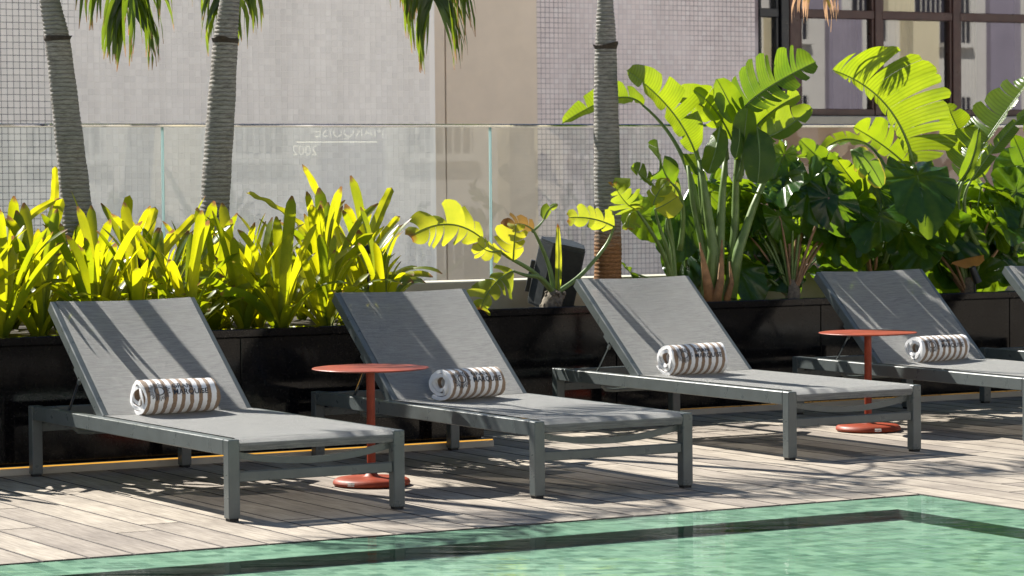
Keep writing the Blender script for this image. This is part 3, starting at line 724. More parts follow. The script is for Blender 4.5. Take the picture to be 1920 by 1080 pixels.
# ------------------------------------------------------------------ rolled towels
def make_towel(name, label, loc, rz, L, R, seed, start=.9):
    rg = random.Random(seed); root = thing(name, label, 'towel', loc, rz, 'rolled striped towels on the loungers')
    turns, th, gap = 2.35, R*.20, R*.045
    n = 96; sq = rg.uniform(.90, .95); ph = rg.uniform(0, 6)
    def prof(k, side, xx):
        a = k/n*turns*2*math.pi; r = R-(th+gap)*k/n*turns
        r -= side*th*(1 if k < n-8 else (n-k)/8*.9+.1)
        r *= 1+.035*math.sin(2*a+ph)+.02*math.sin(xx*14+ph)+.05*(mnoise.noise(V((math.cos(a)*1.3, xx*6, seed)))) if r > .01 else 1
        r += .0022*mnoise.noise(V((math.cos(a)*9*r/R, math.sin(a)*9, xx*70+seed)))
        an = start - a
        y, z = r*math.cos(an)*1.04, r*math.sin(an)*sq
        return y, max(z, -R*sq+.001)+R*sq
    mb = MB(); m_ = 22; vs = []; uv = []; fs = []; N = 2*(n+1)
    for i in range(m_+1):
        u = i/m_; xx = (u-.5)*L
        for k in range(n+1):
            y, z = prof(k, 0, xx); sp = .010*(k/n) if u in (0, 1) else 0
            vs.append((xx+(.006*math.sin(k*.35+seed) if i in (0, m_) else 0), y, z)); uv.append((u*L+.005+seed*.0037, 0))
        for k in range(n, -1, -1):
            y, z = prof(k, 1, xx); vs.append((xx+(.006*math.sin(k*.35+seed) if i in (0, m_) else 0), y, z)); uv.append((u*L+.005+seed*.0037, 0))
    for i in range(m_):
        for k in range(N): fs.append((i*N+k, i*N+(k+1) % N, (i+1)*N+(k+1) % N, (i+1)*N+k))
    for i in (0, m_):
        for k in range(n): fs.append((i*N+k, i*N+k+1, i*N+N-2-k, i*N+N-1-k))
    mb.add(vs, fs, uv); mb.build('roll', 'towel', root, smooth=60)
    # printed sunburst and lettering on the outer turn, on the side that faces the pool
    pr = MB(); ph0 = math.radians(180-14)
    def wrap(px_, py_):
        an = ph0-py_/R; a = start-an
        while a < 0: a += 2*math.pi
        k = a/(turns*2*math.pi)*n
        y, z = prof(min(k, n*.42), 0, px_); y2, z2 = y, z-R*sq
        l = math.hypot(y2, z2); f = (l+.0016)/l
        return (px_, y2*f, z2*f+R*sq)
    def put(vs_, fs_, pr_=None): pr.add([wrap(x_, y_) for x_, y_ in vs_], fs_)
    for body, dy in (('GRAN', .022), ('MARQUISE', -.012)):
        vs_, fs_ = text_mesh(body, .037, 1.02, .0006)
        x0 = -L/2+.122; put([(x0+v.x*.86, dy+v.y) for v in vs_], fs_)
    e = pr.build('lettering', 'ink', root, recalc=False); e['label'] = 'dark printed lettering'; pr = MB()
    cx = -L/2+.062; cyy = .008
    ring = []; rf = []
    for k in range(28):
        a = 2*math.pi*k/28
        for r in (.018, .0232): ring.append((cx+r*math.cos(a), cyy+r*math.sin(a)))
    for k in range(28): rf.append((2*k, 2*k+1, (2*k+3) % 56, (2*k+2) % 56))
    put(ring, rf)
    for k in range(30):
        a = 2*math.pi*k/30; c_, s2 = math.cos(a), math.sin(a); r0, r1, hw = .0265, (.048 if k % 2 else .042), .0026
        put([(cx+r0*c_-hw*s2*.5, cyy+r0*s2+hw*c_*.5), (cx+r1*c_-hw*s2, cyy+r1*s2+hw*c_), (cx+r1*c_+hw*s2, cyy+r1*s2-hw*c_), (cx+r0*c_+hw*s2*.5, cyy+r0*s2-hw*c_*.5)], [(0, 1, 2, 3)])
    e = pr.build('emblem', 'ink', root, recalc=False); e['label'] = 'dark printed sunburst'
    return root
SZ = LH-.004
make_towel('rolled_towel', 'brown and white striped towel rolled up on the leftmost lounger', (4.725, 1.915, SZ), .01, .325, .087, 3, -.7)
make_towel('rolled_towel', 'brown and white striped towel rolled up beside the nearer orange table', (6.075, 1.895, SZ), .17, .30, .080, 11, -.9)
make_towel('rolled_towel', 'brown and white striped towel rolled up on the lounger before the loudspeaker', (7.705, 2.63, SZ), .03, .31, .083, 23, -.5)
make_towel('rolled_towel', 'brown and white striped towel rolled up on the shaded lounger at right', (9.212, 2.68, SZ), .09, .32, .078, 31, -.8)

# ------------------------------------------------------------------ leaf builders
CAMD = V((-.49, -.87, .05))
def blade(mb, a, m_, c, nrm, wl_, wr_, K=1, gap=.2, fold=.25, sweep=.35, curl=.0, rg=rng, prof=(.5, .5), ns=6, mi=0, rag=.06):
    a, c = V(a), V(c); b = thru(a, m_, c); nrm = V(nrm).normalized()
    L = (V(m_)-a).length+(c-V(m_)).length
    pk = prof[0]/(prof[0]+prof[1]); nm = pk**prof[0]*(1-pk)**prof[1]
    def fr(t):
        t = min(max(t, 0), 1); p = bez(a, b, c, t); T = ((b-a)*(1-t)+(c-b)*t).normalized()
        S = T.cross(nrm).normalized(); N = S.cross(T).normalized(); return p, T, S, N
    def wid(t): t = min(max(t, .0), 1); return max(.02, (t**prof[0])*((1-t)**prof[1])/nm) if 0 < t < 1 else .02
    for side, w_ in ((-1, wl_), (1, wr_)):
        if w_ <= 0: continue
        cuts = [0]+sorted(min(.97, max(.03, (i+rg.uniform(-.42, .42))/K)) for i in range(1, K))+[1]
        for ta, tb in zip(cuts, cuts[1:]):
            mcol = max(2, int((tb-ta)*L/.022)); tc = (ta+tb)/2; off = rg.uniform(-.32, .32) if K > 1 else 0; lf_ = rg.uniform(1-rag*2, 1+rag*.6) if K > 1 else 1
            gp = gap*rg.uniform(.4, 1.3) if K > 1 else 0
            vs = []; uv = []; fs = []
            for i in range(mcol+1):
                for j in range(ns+1):
                    s_ = j/ns; t = tc+(ta+(tb-ta)*i/mcol-tc)*(1-gp*s_**1.4)
                    p, T, S, N = fr(t); ww = wid(t)*w_
                    edge = abs(2*i/mcol-1)
                    rr = s_*ww*lf_*(1-((.02+rag*.5)*edge**4 if K > 1 else 0))
                    wav = math.sin(t*L*60+side)*.006*s_*s_
                    q_ = p+S*side*rr+N*(fold*rr-curl*s_*s_*w_+off*rr*s_+wav)+T*(sweep*rr*s_)
                    vs.append(q_); uv.append((t, .5+side*.5*s_))
            for i in range(mcol):
                for j in range(ns): k = i*(ns+1)+j; fs.append((k, k+1, k+ns+2, k+ns+1))
            mb.add(vs, fs, uv, mi)
def rib(mb, a, m_, c, r0, r1, n=14, sides=6, mi=0, drop=0):
    a, c = V(a), V(c); b = thru(a, m_, c)
    mb.tube([bez(a, b, c, i/n) - V((0, 0, drop)) for i in range(n+1)], [r0+(r1-r0)*i/n for i in range(n+1)], sides, mi=mi)
def paddle(root, org, a, m_, c, nrm, wl_, wr_, K, gap=.25, fold=.2, curl=0, mat='paddle_leaf', base=None, petr=.011, sweep=.3, pm='petiole_green', bow=.0):
    mb = MB(); blade(mb, a, m_, c, nrm, wl_, wr_, K, gap, fold+(.22 if fold > 0 else 0), sweep, curl, prof=(.42, .5))
    lf = mb.build('leaf', mat, root, smooth='all', recalc=False, org=org)
    rb_ = MB(); rib(rb_, a, m_, c, petr*.55, .002)
    rb_.build('midrib', pm, lf, smooth='all', org=org)
    if base:
        pb = MB(); A, B = V(base), V(a); T = (thru(a, m_, c)-B).normalized()
        ctl = B-T*(B-A).length*.45; ctl = ctl*(1-bow)+(A+V((0, 0, 1))*(B-A).length*.6)*bow
        pb.tube([bez(A, ctl, B, i/14) for i in range(15)], [petr*1.5+(petr*.6-petr*1.5)*i/14 for i in range(15)], 8)
        pb.build('petiole', pm, lf, smooth='all', org=org)
    return lf

# heart / lobed leaf meshes, unit length, tip along +Y, face +Z
def heart_mesh(name, mat, seed, lobes=0, depth=.0, cup=.18, ripple=.03):
    rg = random.Random(seed); mb = MB(); n = 72; rings = 5; vs = [(0, 0, 0)]; uv = [(0, .5)]; fs = []
    p1 = rg.uniform(0, 6)
    def R(th):
        x = abs(th)/math.pi
        if x < .62: r = 1.0*(1-x/.62)**1.25*.46+.54-.04*x
        else: r = .515+.06*math.sin((x-.62)/.38*math.pi)-max(0, x-.90)*4.2
        if lobes: r *= 1-depth*(.5+.5*math.cos(lobes*th+math.pi))*(1 if abs(th) > .2 else abs(th)/.2)
        return max(.08, r)
    for k in range(rings):
        f = (k+1)/rings
        for i in range(n):
            th = -math.pi+2*math.pi*(i+.5)/n; r = R(th)*f if f > .5 else R(th)*f
            if lobes and f < .6: r = min(r, .55*f*1.2)
            x, y = math.sin(th)*r*.80, math.cos(th)*r
            z = -cup*(y*y*.9+x*x*.5)*1.0+.22*abs(x)+.016*math.sin(26*(y-.55*abs(x))+p1)*min(1, abs(x)*7)+ripple*math.sin(9*th+p1)*f*f+.5*ripple*math.sin(17*th-p1)*f*f
            vs.append((x, y, z)); uv.append((f*.97, .5+.5*math.sin(th)*f))
    for i in range(n): fs.append((0, 1+i, 1+(i+1) % n))
    for k in range(rings-1):
        for i in range(n):
            a = 1+k*n+i; b = 1+k*n+(i+1) % n; fs.append((a, a+n, b+n, b))
    mb.add(vs, fs, uv)
    mb.tube([(0, 0, -.004), (0, .4, -cup*.9*.16-.004), (0, .85, -cup*.9*.72-.004)], [.016, .010, .003], 5, mi=1)
    for s_ in (-1, 1):
        for y0, y1, xx in ((.05, .42, .38), (.25, .62, .30), (.0, -.18, .34)):
            zz = -cup*(y1*y1*.9+xx*xx*.5)+.10*xx
            mb.tube([(0, y0, -cup*.9*y0*y0-.003), (s_*xx*.5, (y0+y1)/2, (zz-cup*.9*y0*y0)/2+.0), (s_*xx, y1, zz+.002)], [.007, .005, .002], 4, mi=1)
    return mb.mesh(name, [mat, 'petiole_green'], 'all', False)
HEARTS = [heart_mesh('leaf', 'heart_leaf', s, 0, 0, .20+.10*(s % 3), .045) for s in range(5)]
LOBED = [heart_mesh('leaf', 'heart_leaf', 20+s, 13, .34, .28, .06) for s in range(3)]
def heart(root, org, mesh, at, tipdir, nrm, size, base=None, pr=.008, pm='petiole_green', bow=.35):
    y = V(tipdir).normalized(); n_ = V(nrm); z = (n_-y*n_.dot(y)).normalized(); x = y.cross(z)
    mt = Matrix((x, y, z)).transposed().to_4x4()
    o = obj('leaf', mesh, root, V(at)-V(org), mt.to_euler(), size)
    if base:
        A, B = V(base), V(at); ctl = (A+B)/2+V((0, 0, 1))*(B-A).length*bow*.6; pb = MB()
        pb.tube([bez(A, ctl, B, i/12) for i in range(13)], [pr*1.4+(pr*.7-pr*1.4)*i/12 for i in range(13)], 7)
        pb.build('petiole', pm, root, smooth='all', org=org)
    return o

# ------------------------------------------------------------------ bromeliads
def strap_mesh(L, w_, a0, a1, seed, twist=0):
    rg = random.Random(seed); mb = MB(); n = 16; vs = []; uv = []; fs = []
    p = V((.012, 0, 0)); ds = L/n
    for i in range(n+1):
        t = i/n; an = a0+(a1-a0)*t**1.6; T = V((math.sin(an), 0, math.cos(an))); N = V((-math.cos(an), 0, math.sin(an)))
        S = V((0, 1, 0)); tw = twist*t; S2 = S*math.cos(tw)+N*math.sin(tw); N2 = N*math.cos(tw)-S*math.sin(tw)
        ww = w_*(.75+.25*min(1, t*3))*(1 if t < .86 else math.sqrt(max(.03, 1-((t-.86)/.14)**2)))
        ch = .38*(1-.45*t)
        for s_ in (-1, -.55, 0, .55, 1): vs.append(p+S2*s_*ww/2+N2*abs(s_)**1.5*ww*.5*ch); uv.append((t, .5+s_*.5))
        p = p+T*ds
    for i in range(n):
        for j in range(4): k = i*5+j; fs.append((k, k+1, k+6, k+5))
    mb.add(vs, fs, uv); return mb.mesh('leaf', 'bromeliad_leaf', 'all', False)
STRAPS = []
for i in range(22):
    rg = random.Random(100+i); up = i < 10
    a0 = rg.uniform(.02, .22) if up else rg.uniform(.3, .65)
    STRAPS.append((up, strap_mesh(rg.uniform(.40, .64) if up else rg.uniform(.34, .60), rg.uniform(.031, .054), a0, a0+(rg.uniform(.05, 1.0) if up else rg.uniform(.5, 1.9)), i, rg.uniform(-1.1, 1.1))))
BROM_ROWS = [('front', 2.96, 3.7, 6.35, .225), ('second', 3.24, 3.85, 6.4, .27), ('middle', 3.52, 4.05, 6.45, .27), ('fourth', 3.82, 4.3, 6.6, .28), ('rear', 4.12, 4.5, 6.6, .30)]
PALMS_XY = [(5.18, 4.1), (5.89, 4.1)]
for row, y, xa, xb, dx in BROM_ROWS:
    x = xa; k = 0
    while x < xb:
        px_, py_ = x+rnd(-.06, .06), y+rnd(-.08, .08); x += dx
        if any((px_-a)**2+(py_-b)**2 < .012 for a, b in PALMS_XY): continue
        lab = '%s bromeliad from the left in the %s row of the left planter, yellow-green strap leaves' % (ORD[k].capitalize(), row)
        r = thing('bromeliad', lab, 'bromeliad', (px_, py_, .545), rnd(0, 6.28), 'yellow bromeliads in the left planter'); k += 1
        sc = rnd(.82, 1.1); nl = rng.randint(19, 23)
        for i in range(nl):
            up = i < nl*.42; pool_ = [s for s in STRAPS if s[0] == up]
            o = obj('leaf', rng.choice(pool_)[1], r, (0, 0, rnd(-.02, .01)), (rnd(-.1, .1), rnd(-.12, .12), i*2.399+rnd(-.4, .4)), sc*rnd(.72, 1.14))

# a few long single leaves that stand above the mass
tall = thing('bromeliad', 'tallest bromeliad, with two long leaves rising above the others near its planter end', 'bromeliad', (6.35, 3.75, .545), 0, 'yellow bromeliads in the left planter')
def tall_leaf(base, mid, tip, w_, nrm):
    mb = MB(); blade(mb, base, mid, tip, nrm, w_/2, w_/2, 1, 0, .3, 0, 0, prof=(.12, .16)); mb.build('leaf', 'bromeliad_leaf', tall, smooth='all', recalc=False, org=(6.35, 3.75, .545))
tall_leaf((6.452, 3.750, 0.763), (6.354, 3.750, 1.013), (6.191, 3.750, 1.318), .040, (-.2, -.9, .3))
tall_leaf((6.476, 3.750, 0.763), (6.587, 3.750, 1.022), (6.678, 3.750, 1.200), .052, (-.6, -.8, .2))
tall_leaf((6.467, 3.750, 0.763), (6.513, 3.750, 0.971), (6.484, 3.700, 1.108), .046, (-.3, -.9, .1))
tall_leaf((6.423, 3.750, 0.764), (6.191, 3.800, 1.028), (5.914, 3.800, 1.181), .042, (-.2, -.6, .7))
tall_leaf((6.487, 3.750, 0.736), (6.550, 3.650, 0.933), (6.643, 3.600, 1.062), .036, (-.6, -.8, .2))
tall2 = thing('bromeliad', 'tall bromeliad with broad upright leaves between the two left palm trunks', 'bromeliad', (5.35, 3.75, .545), 0, 'yellow bromeliads in the left planter')
def tall_leaf2(base, mid, tip, w_, nrm):
    mb = MB(); blade(mb, base, mid, tip, nrm, w_/2, w_/2, 1, 0, .3, 0, 0, prof=(.12, .16)); mb.build('leaf', 'bromeliad_leaf', tall2, smooth='all', recalc=False, org=(5.35, 3.75, .545))
tall_leaf2((5.303, 3.750, 0.741), (5.272, 3.750, 0.993), (5.273, 3.700, 1.179), .056, (-.5, -.85, .1))
tall_leaf2((5.317, 3.750, 0.741), (5.353, 3.700, 0.967), (5.401, 3.700, 1.122), .050, (-.5, -.85, .1))
tall_leaf2((5.336, 3.750, 0.741), (5.378, 3.600, 0.894), (5.575, 3.600, 1.090), .046, (-.3, -.85, .4))
tall3 = thing('bromeliad', 'tall bromeliad with broad yellow leaves in front of the leftmost palm trunk', 'bromeliad', (4.85, 3.5, .545), 0, 'yellow bromeliads in the left planter')
def tall_leaf3(base, mid, tip, w_, nrm):
    mb = MB(); blade(mb, base, mid, tip, nrm, w_/2, w_/2, 1, 0, .3, 0, 0, prof=(.12, .16)); mb.build('leaf', 'bromeliad_leaf', tall3, smooth='all', recalc=False, org=(4.85, 3.5, .545))
tall_leaf3((4.746, 3.500, 0.715), (4.788, 3.500, 0.957), (4.844, 3.450, 1.169), .062, (-.5, -.85, .1))
tall_leaf3((4.733, 3.500, 0.716), (4.636, 3.500, 0.984), (4.848, 3.500, 1.169), .040, (-.5, -.85, .1))
tall_leaf3((5.022, 4.200, 0.736), (5.082, 4.200, 1.093), (5.096, 4.200, 1.318), .042, (-.5, -.85, .1))
tall_leaf3((4.738, 3.500, 0.715), (4.574, 3.400, 0.986), (4.506, 3.400, 1.107), .050, (-.5, -.85, .1))

# ------------------------------------------------------------------ palms
def frond_leaflets(mb, path, n, ll, lw, hang, rg, t0=.12, spread=.8, mi=0):
    path = [V(p_) for p_ in path]; N = len(path)-1
    def at(t):
        f = t*N; i = min(N-1, int(f)); u = f-i
        return path[i].lerp(path[i+1], u), (path[min(i+1, N)]-path[i]).normalized()
    for k in range(n):
        t = t0+(1-t0)*(k+.5)/n
        for side in (-1, 1):
            p_, T = at(min(.999, t+rg.uniform(-.006, .006)))
            S = T.cross(V((0, 0, 1)))
            S = S.normalized() if S.length > .05 else V((1, 0, 0))
            d0 = (S*side*spread*rg.uniform(.7, 1.2)+T*rg.uniform(.35, .75)+V((0, 0, .15))).normalized()
            L = ll*(.55+.45*math.sin(math.pi*min(1, .15+t*.85)))*rg.uniform(.8, 1.15); h = hang*rg.uniform(.75, 1.25)
            ns = 7; q_ = p_.copy(); vs = []; uv = []; fs = []; d_ = d0
            wv = T if abs(T.dot(d0)) < .95 else S
            ph = rg.uniform(0, 6); tw = rg.uniform(-.9, .9)
            for j in range(ns+1):
                s_ = j/ns
                d_ = (d0*(1-min(.93, s_*h*1.1))+V((0, 0, -1))*min(1.1, s_*h*1.3)+V((math.sin(ph+s_*5)*.10, math.cos(ph*1.7+s_*4)*.10, 0))).normalized()
                wd = (wv-d_*wv.dot(d_)).normalized(); wd = (Matrix.Rotation(tw*s_, 3, d_) @ wd)
                ww = lw*.5*min(1, .35+s_*5)*max(.012, 1-s_)**.6
                nn = d_.cross(wd)*ww*.35
                vs += [q_-wd*ww+nn, q_, q_+wd*ww+nn]; uv += [(s_, 0), (s_, .5), (s_, 1)]; q_ = q_+d_*L/ns
            for j in range(ns): a = 3*j; fs += [(a, a+1, a+4, a+3), (a+1, a+2, a+5, a+4)]
            mb.add(vs, fs, uv, mi)
def frond_mesh(path, n, ll, lw, hang, seed, mats=('palm_leaflet', 'petiole_green'), t0=.12, r0=.014, spread=.8):
    mb = MB(); frond_leaflets(mb, path, n, ll, lw, hang, random.Random(seed), t0, spread)
    mb.tube(path, [r0+(.003-r0)*i/(len(path)-1) for i in range(len(path))], 6, mi=1)
    return mb.mesh('frond', list(mats), 'all', False)
def arc(el, L, droop, n=14):
    p_ = V((0, 0, 0)); out = [p_.copy()]; a = el
    for i in range(n):
        a = el-droop*((i+1)/n)**1.3; p_ = p_+V((math.cos(a), 0, math.sin(a)))*L/n; out.append(p_.copy())
    return out
FRONDS = [frond_mesh(arc(math.radians(e), L, math.radians(dr)), 28, .46, .034, .75, 40+i) for i, (e, L, dr) in enumerate([(68, 1.35, 80), (52, 1.45, 85), (35, 1.4, 70), (78, 1.2, 60)])]
def trunk(name, label, path, rads, group, crown_z, fr_spec, custom=()):
    base = V(path[0]); root = thing(name, label, 'palm', base, 0, group)
    P = [V(p_) for p_ in path]; mb = MB(); n = 300; N = len(P)-1; pts = []; rr = []
    def cr(i): return P[min(max(i, 0), N)]
    for i in range(n+1):
        f = i/n*N; k = min(N-1, int(f)); u = f-k
        a, b, c, d_ = cr(k-1), cr(k), cr(k+1), cr(k+2)
        p_ = ((b*2)+(c-a)*u+(a*2-b*5+c*4-d_)*u*u+(b*3-a-c*3+d_)*u**3)*.5
        r_0 = rads[k]+(rads[k+1]-rads[k])*u
        z = p_.z; young = max(0, min(1, (z-1.9)/.06))
        rid = abs(math.sin(z*math.pi/(.024 if young < .5 else .020)+math.sin(z*13)))
        r_0 *= 1+(.055+.07*young)*(rid**.6-.5)+.016*math.sin(z*31)
        pts.append(p_-base); rr.append(r_0)
    mb.tube(pts, rr, 22); mb.build('trunk', 'bark', root, smooth='all')
    # ragged leaf scar where the old sheath broke away
    sz = 1.93; i = min(range(n+1), key=lambda j: abs(pts[j].z+base.z-sz)); c = pts[i]; r_0 = rr[i]; s2 = MB(); vs = []; fs = []; ng = 28; rg = random.Random(int(base.x*100))
    for k in range(ng):
        a = 2*math.pi*k/ng; e = .002+.022*max(0, math.sin(a*1+base.x*5))**6+.010*max(0, math.sin(a*3+base.x*3))**4+rg.uniform(0, .003)
        for dr, dz in ((-.004, -.018), (.002, -.010), (e, .002+e*.7), (-.001, .010)): vs.append((c.x+(r_0+dr)*math.cos(a), c.y+(r_0+dr)*math.sin(a), c.z+dz))
    for k in range(ng):
        for j in range(3): a = k*4+j; b = ((k+1) % ng)*4+j; fs.append((a, b, b+1, a+1))
    s2.add(vs, fs); s2.build('leaf_scar', 'scar_brown', root, smooth=50, recalc=False)
    top = pts[-1]
    MB().tube([top-V((0, 0, .02)), top+V((0, 0, .25)), top+V((0, 0, .5))], [rads[-1]*1.05, rads[-1]*1.25, .02], 14).build('crown_shaft', 'petiole_green', root, smooth='all')
    for az, vi, sc in fr_spec:
        obj('frond', FRONDS[vi], root, top+V((0, 0, .36)), (0, 0, math.radians(az)), sc)
    for cpath, n_, ll, lw, hang, seed, mats, t0_ in custom:
        A = top+V((0, 0, .33)); pts_ = [A]+[V(p_)-base for p_ in cpath]
        sm = []; M_ = len(pts_)-1
        for i in range(17):
            f = i/16*M_; k = min(M_-1, int(f)); u = f-k
            g_ = lambda j: pts_[min(max(j, 0), M_)]
            a, b, c, d_ = g_(k-1), g_(k), g_(k+1), g_(k+2)
            sm.append(((b*2)+(c-a)*u+(a*2-b*5+c*4-d_)*u*u+(b*3-a-c*3+d_)*u**3)*.5)
        obj('frond', frond_mesh(sm, n_, ll, lw, hang, seed, mats, t0_, spread=.55), root)
    return root
PG = 'slim ringed palms in the planters'
GREEN = ('palm_leaflet', 'petiole_green'); DRY = ('dry_leaflet', 'petiole_red')
trunk('palm_tree', 'leaning slim palm trunk furthest left, rising from the bromeliads',
      [(5.20, 4.1, .5), (5.180, 4.100, 0.837), (5.165, 4.100, 1.092), (5.113, 4.100, 1.601), (5.075, 4.100, 1.930), (5.041, 4.100, 2.107), (4.985, 4.100, 2.483), (4.933, 4.100, 3.357)],
      [.080, .075, .073, .064, .058, .046, .042, .038], PG, 3.1,
      [(35, 0, 1), (120, 1, .95), (165, 0, .9)],
      [([(5.137, 4.050, 3.164), (5.319, 4.050, 2.719), (5.361, 4.000, 2.336), (5.393, 4.000, 2.083)], 50, .62, .042, .95, 3, GREEN, .45)])
trunk('palm_tree', 'palm just beyond the left edge, its trunk shadow a stripe on the leftmost backrest',
      [(4.30, 4.1, .5), (4.28, 4.1, .9), (4.27, 4.1, 1.4), (4.26, 4.1, 2.0), (4.25, 4.1, 2.5), (4.23, 4.1, 3.55)], [.078, .072, .066, .052, .042, .038], PG, 3.1,
      [(140, 0, .9), (190, 1, .95)])
trunk('palm_tree', 'slim palm trunk second from the left, leaning slightly to the right',
      [(5.80, 4.1, .5), (5.868, 4.100, 0.978), (5.899, 4.100, 1.343), (5.922, 4.100, 1.604), (5.949, 4.100, 1.918), (5.975, 4.100, 2.127), (6.023, 4.100, 2.519), (6.077, 4.100, 3.147)],
      [.078, .072, .070, .068, .060, .047, .042, .038], PG, 3.1,
      [(15, 1, .95), (60, 0, .9), (165, 2, .95)],
      [([(6.479, 4.100, 3.248), (6.861, 4.100, 2.790), (7.046, 4.100, 2.420), (7.104, 4.100, 2.151)], 54, .68, .044, .9, 5, GREEN, .45),
       ([(6.218, 4.450, 3.275), (6.166, 4.450, 2.685), (6.110, 4.420, 2.147)], 36, .52, .038, 1.1, 6, GREEN, .5)])
trunk('palm_tree', 'straight slim palm trunk in front of the glass by the loudspeaker, orange at its foot',
      [(8.15, 4.15, .5), (8.167, 4.150, 0.767), (8.165, 4.150, 1.332), (8.162, 4.150, 1.755), (8.164, 4.150, 2.002), (8.163, 4.150, 2.177), (8.183, 4.150, 2.598), (8.221, 4.150, 3.245)],
      [.076, .072, .068, .062, .052, .041, .038, .036], PG, 3.1,
      [(30, 0, 1), (70, 1, 1), (185, 1, 1)],
      [([(8.928, 4.300, 3.416), (9.382, 4.300, 2.945), (9.596, 4.300, 2.600), (9.631, 4.300, 2.305)], 30, .48, .026, 1.4, 8, DRY, .5)])

# ------------------------------------------------------------------ big leaved plants in the right planter
N_CAM = (-.5, -.85, .15); N_UP = (-.35, -.3, .85); N_GLOSS = (-.65, -.17, .74); N_L = (-.85, -.45, .25); N_R = (.35, -.85, .3)
B1 = (8.693, 3.950, 0.566); O1 = B1
s1 = thing('bird_of_paradise_plant', 'tall paddle leaved plant with thick stems right of the straight palm', 'plant', O1)
for px_pts, r in (([(8.676, 3.950, 0.572), (8.725, 3.980, 0.843), (8.696, 4.000, 1.100), (8.653, 4.000, 1.328)], .030), ([(8.747, 3.980, 0.569), (8.780, 4.000, 0.899), (8.832, 4.050, 1.156), (8.858, 4.050, 1.385)], .026),
                  ([(8.840, 4.000, 0.583), (8.913, 4.020, 0.839), (9.029, 4.050, 1.067), (9.163, 4.050, 1.326)], .028), ([(8.866, 4.050, 0.580), (8.930, 4.080, 0.924), (8.953, 4.100, 1.212), (8.972, 4.100, 1.472)], .024),
                  ([(8.705, 4.020, 0.569), (8.717, 4.050, 0.814), (8.676, 4.100, 1.100), (8.644, 4.100, 1.300)], .022)):
    MB().tube([V(p_) for p_ in px_pts], [r*1.35, r, r*.75, r*.45], 10).build('stem', 'petiole_green', s1, smooth='all', org=O1)
for px_pts, r in (([(8.666, 3.920, 0.567), (8.640, 3.920, 0.704), (8.604, 3.930, 0.889)], .030), ([(8.684, 3.900, 0.568), (8.725, 3.910, 0.688), (8.747, 3.930, 0.901)], .026), ([(8.792, 3.960, 0.568), (8.827, 3.960, 0.670), (8.821, 3.970, 0.784)], .018)):
    MB().tube([V(p_) for p_ in px_pts], [r*1.3, r*.9, .004], 8, flat=.6).build('stem_sheath', 'stem_base', s1, smooth='all', org=O1)
P1 = lambda *a, **k: paddle(s1, O1, *a, **k)
P1((8.983, 4.100, 1.581), (9.113, 4.050, 1.707), (9.414, 4.000, 1.859), N_CAM, .18, .11, 9, .40, .1, base=(8.971, 4.100, 1.327))
P1((8.975, 4.100, 1.523), (8.894, 4.080, 1.644), (8.799, 4.050, 1.762), (-.2, -.95, -.2), .08, .07, 1, base=(8.971, 4.100, 1.327))
P1((8.656, 4.050, 1.371), (8.463, 4.000, 1.603), (8.168, 3.950, 1.799), (-.4, -.85, .35), .085, .13, 4, .2, .25, base=(8.711, 4.050, 0.985))
P1((8.489, 4.300, 1.624), (8.300, 4.300, 1.661), (7.980, 4.300, 1.526), (-.2, -.8, .6), .055, .07, 4, .3, .3, base=(8.743, 4.150, 1.041), bow=.55)
P1((8.867, 4.150, 1.501), (8.721, 4.120, 1.638), (8.524, 4.100, 1.654), (-.3, -.85, .35), .09, .08, 4, .2, .25, base=(8.883, 4.100, 1.241))
P1((8.484, 4.000, 1.199), (8.389, 3.950, 1.284), (8.321, 3.900, 1.435), N_GLOSS, .10, .11, 5, .3, .15, base=(8.589, 4.100, 0.844))
P1((8.318, 3.950, 1.203), (8.243, 3.920, 1.246), (8.159, 3.900, 1.296), (-.5, -.7, .5), .05, .06, 3, .3, .2, base=(8.544, 4.100, 0.759))
P1((8.935, 4.000, 1.378), (8.925, 3.970, 1.490), (8.930, 3.950, 1.606), N_CAM, .07, .06, 1, base=(8.936, 4.050, 1.212))
P1((9.025, 4.000, 1.435), (9.179, 3.980, 1.490), (9.349, 3.950, 1.608), (-.3, -.9, .3), .10, .06, 3, .15, .2, base=(9.041, 4.050, 1.240))
P1((9.037, 4.120, 1.437), (9.164, 4.100, 1.573), (9.363, 4.080, 1.681), N_CAM, .08, .06, 4, .25, .15, base=(8.987, 4.100, 1.241))
P1((8.940, 4.120, 1.437), (8.830, 4.120, 1.601), (8.681, 4.100, 1.700), N_CAM, .06, .09, 3, .2, .15, base=(8.953, 4.100, 1.241))
P1((8.984, 3.950, 1.503), (8.956, 3.880, 1.354), (8.928, 3.860, 1.198), (-.4, -.9, .15), .09, .085, 1, fold=-.15, base=(9.094, 4.000, 1.297), bow=.8)
P1((8.784, 4.000, 1.504), (8.703, 3.920, 1.384), (8.641, 3.900, 1.257), (-.75, -.6, .1), .06, .07, 1, fold=-.2, base=(8.858, 4.050, 1.328), bow=.8)
P1((8.901, 4.000, 1.522), (8.874, 3.950, 1.435), (8.832, 3.930, 1.327), (.2, -.9, .1), .05, .05, 1, fold=-.2, base=(8.957, 4.080, 1.327), bow=.8)
P1((8.712, 4.100, 1.243), (8.699, 4.120, 1.415), (8.661, 4.150, 1.573), (-.9, -.2, .2), .07, .05, 2, .15, base=(8.728, 4.050, 0.957))

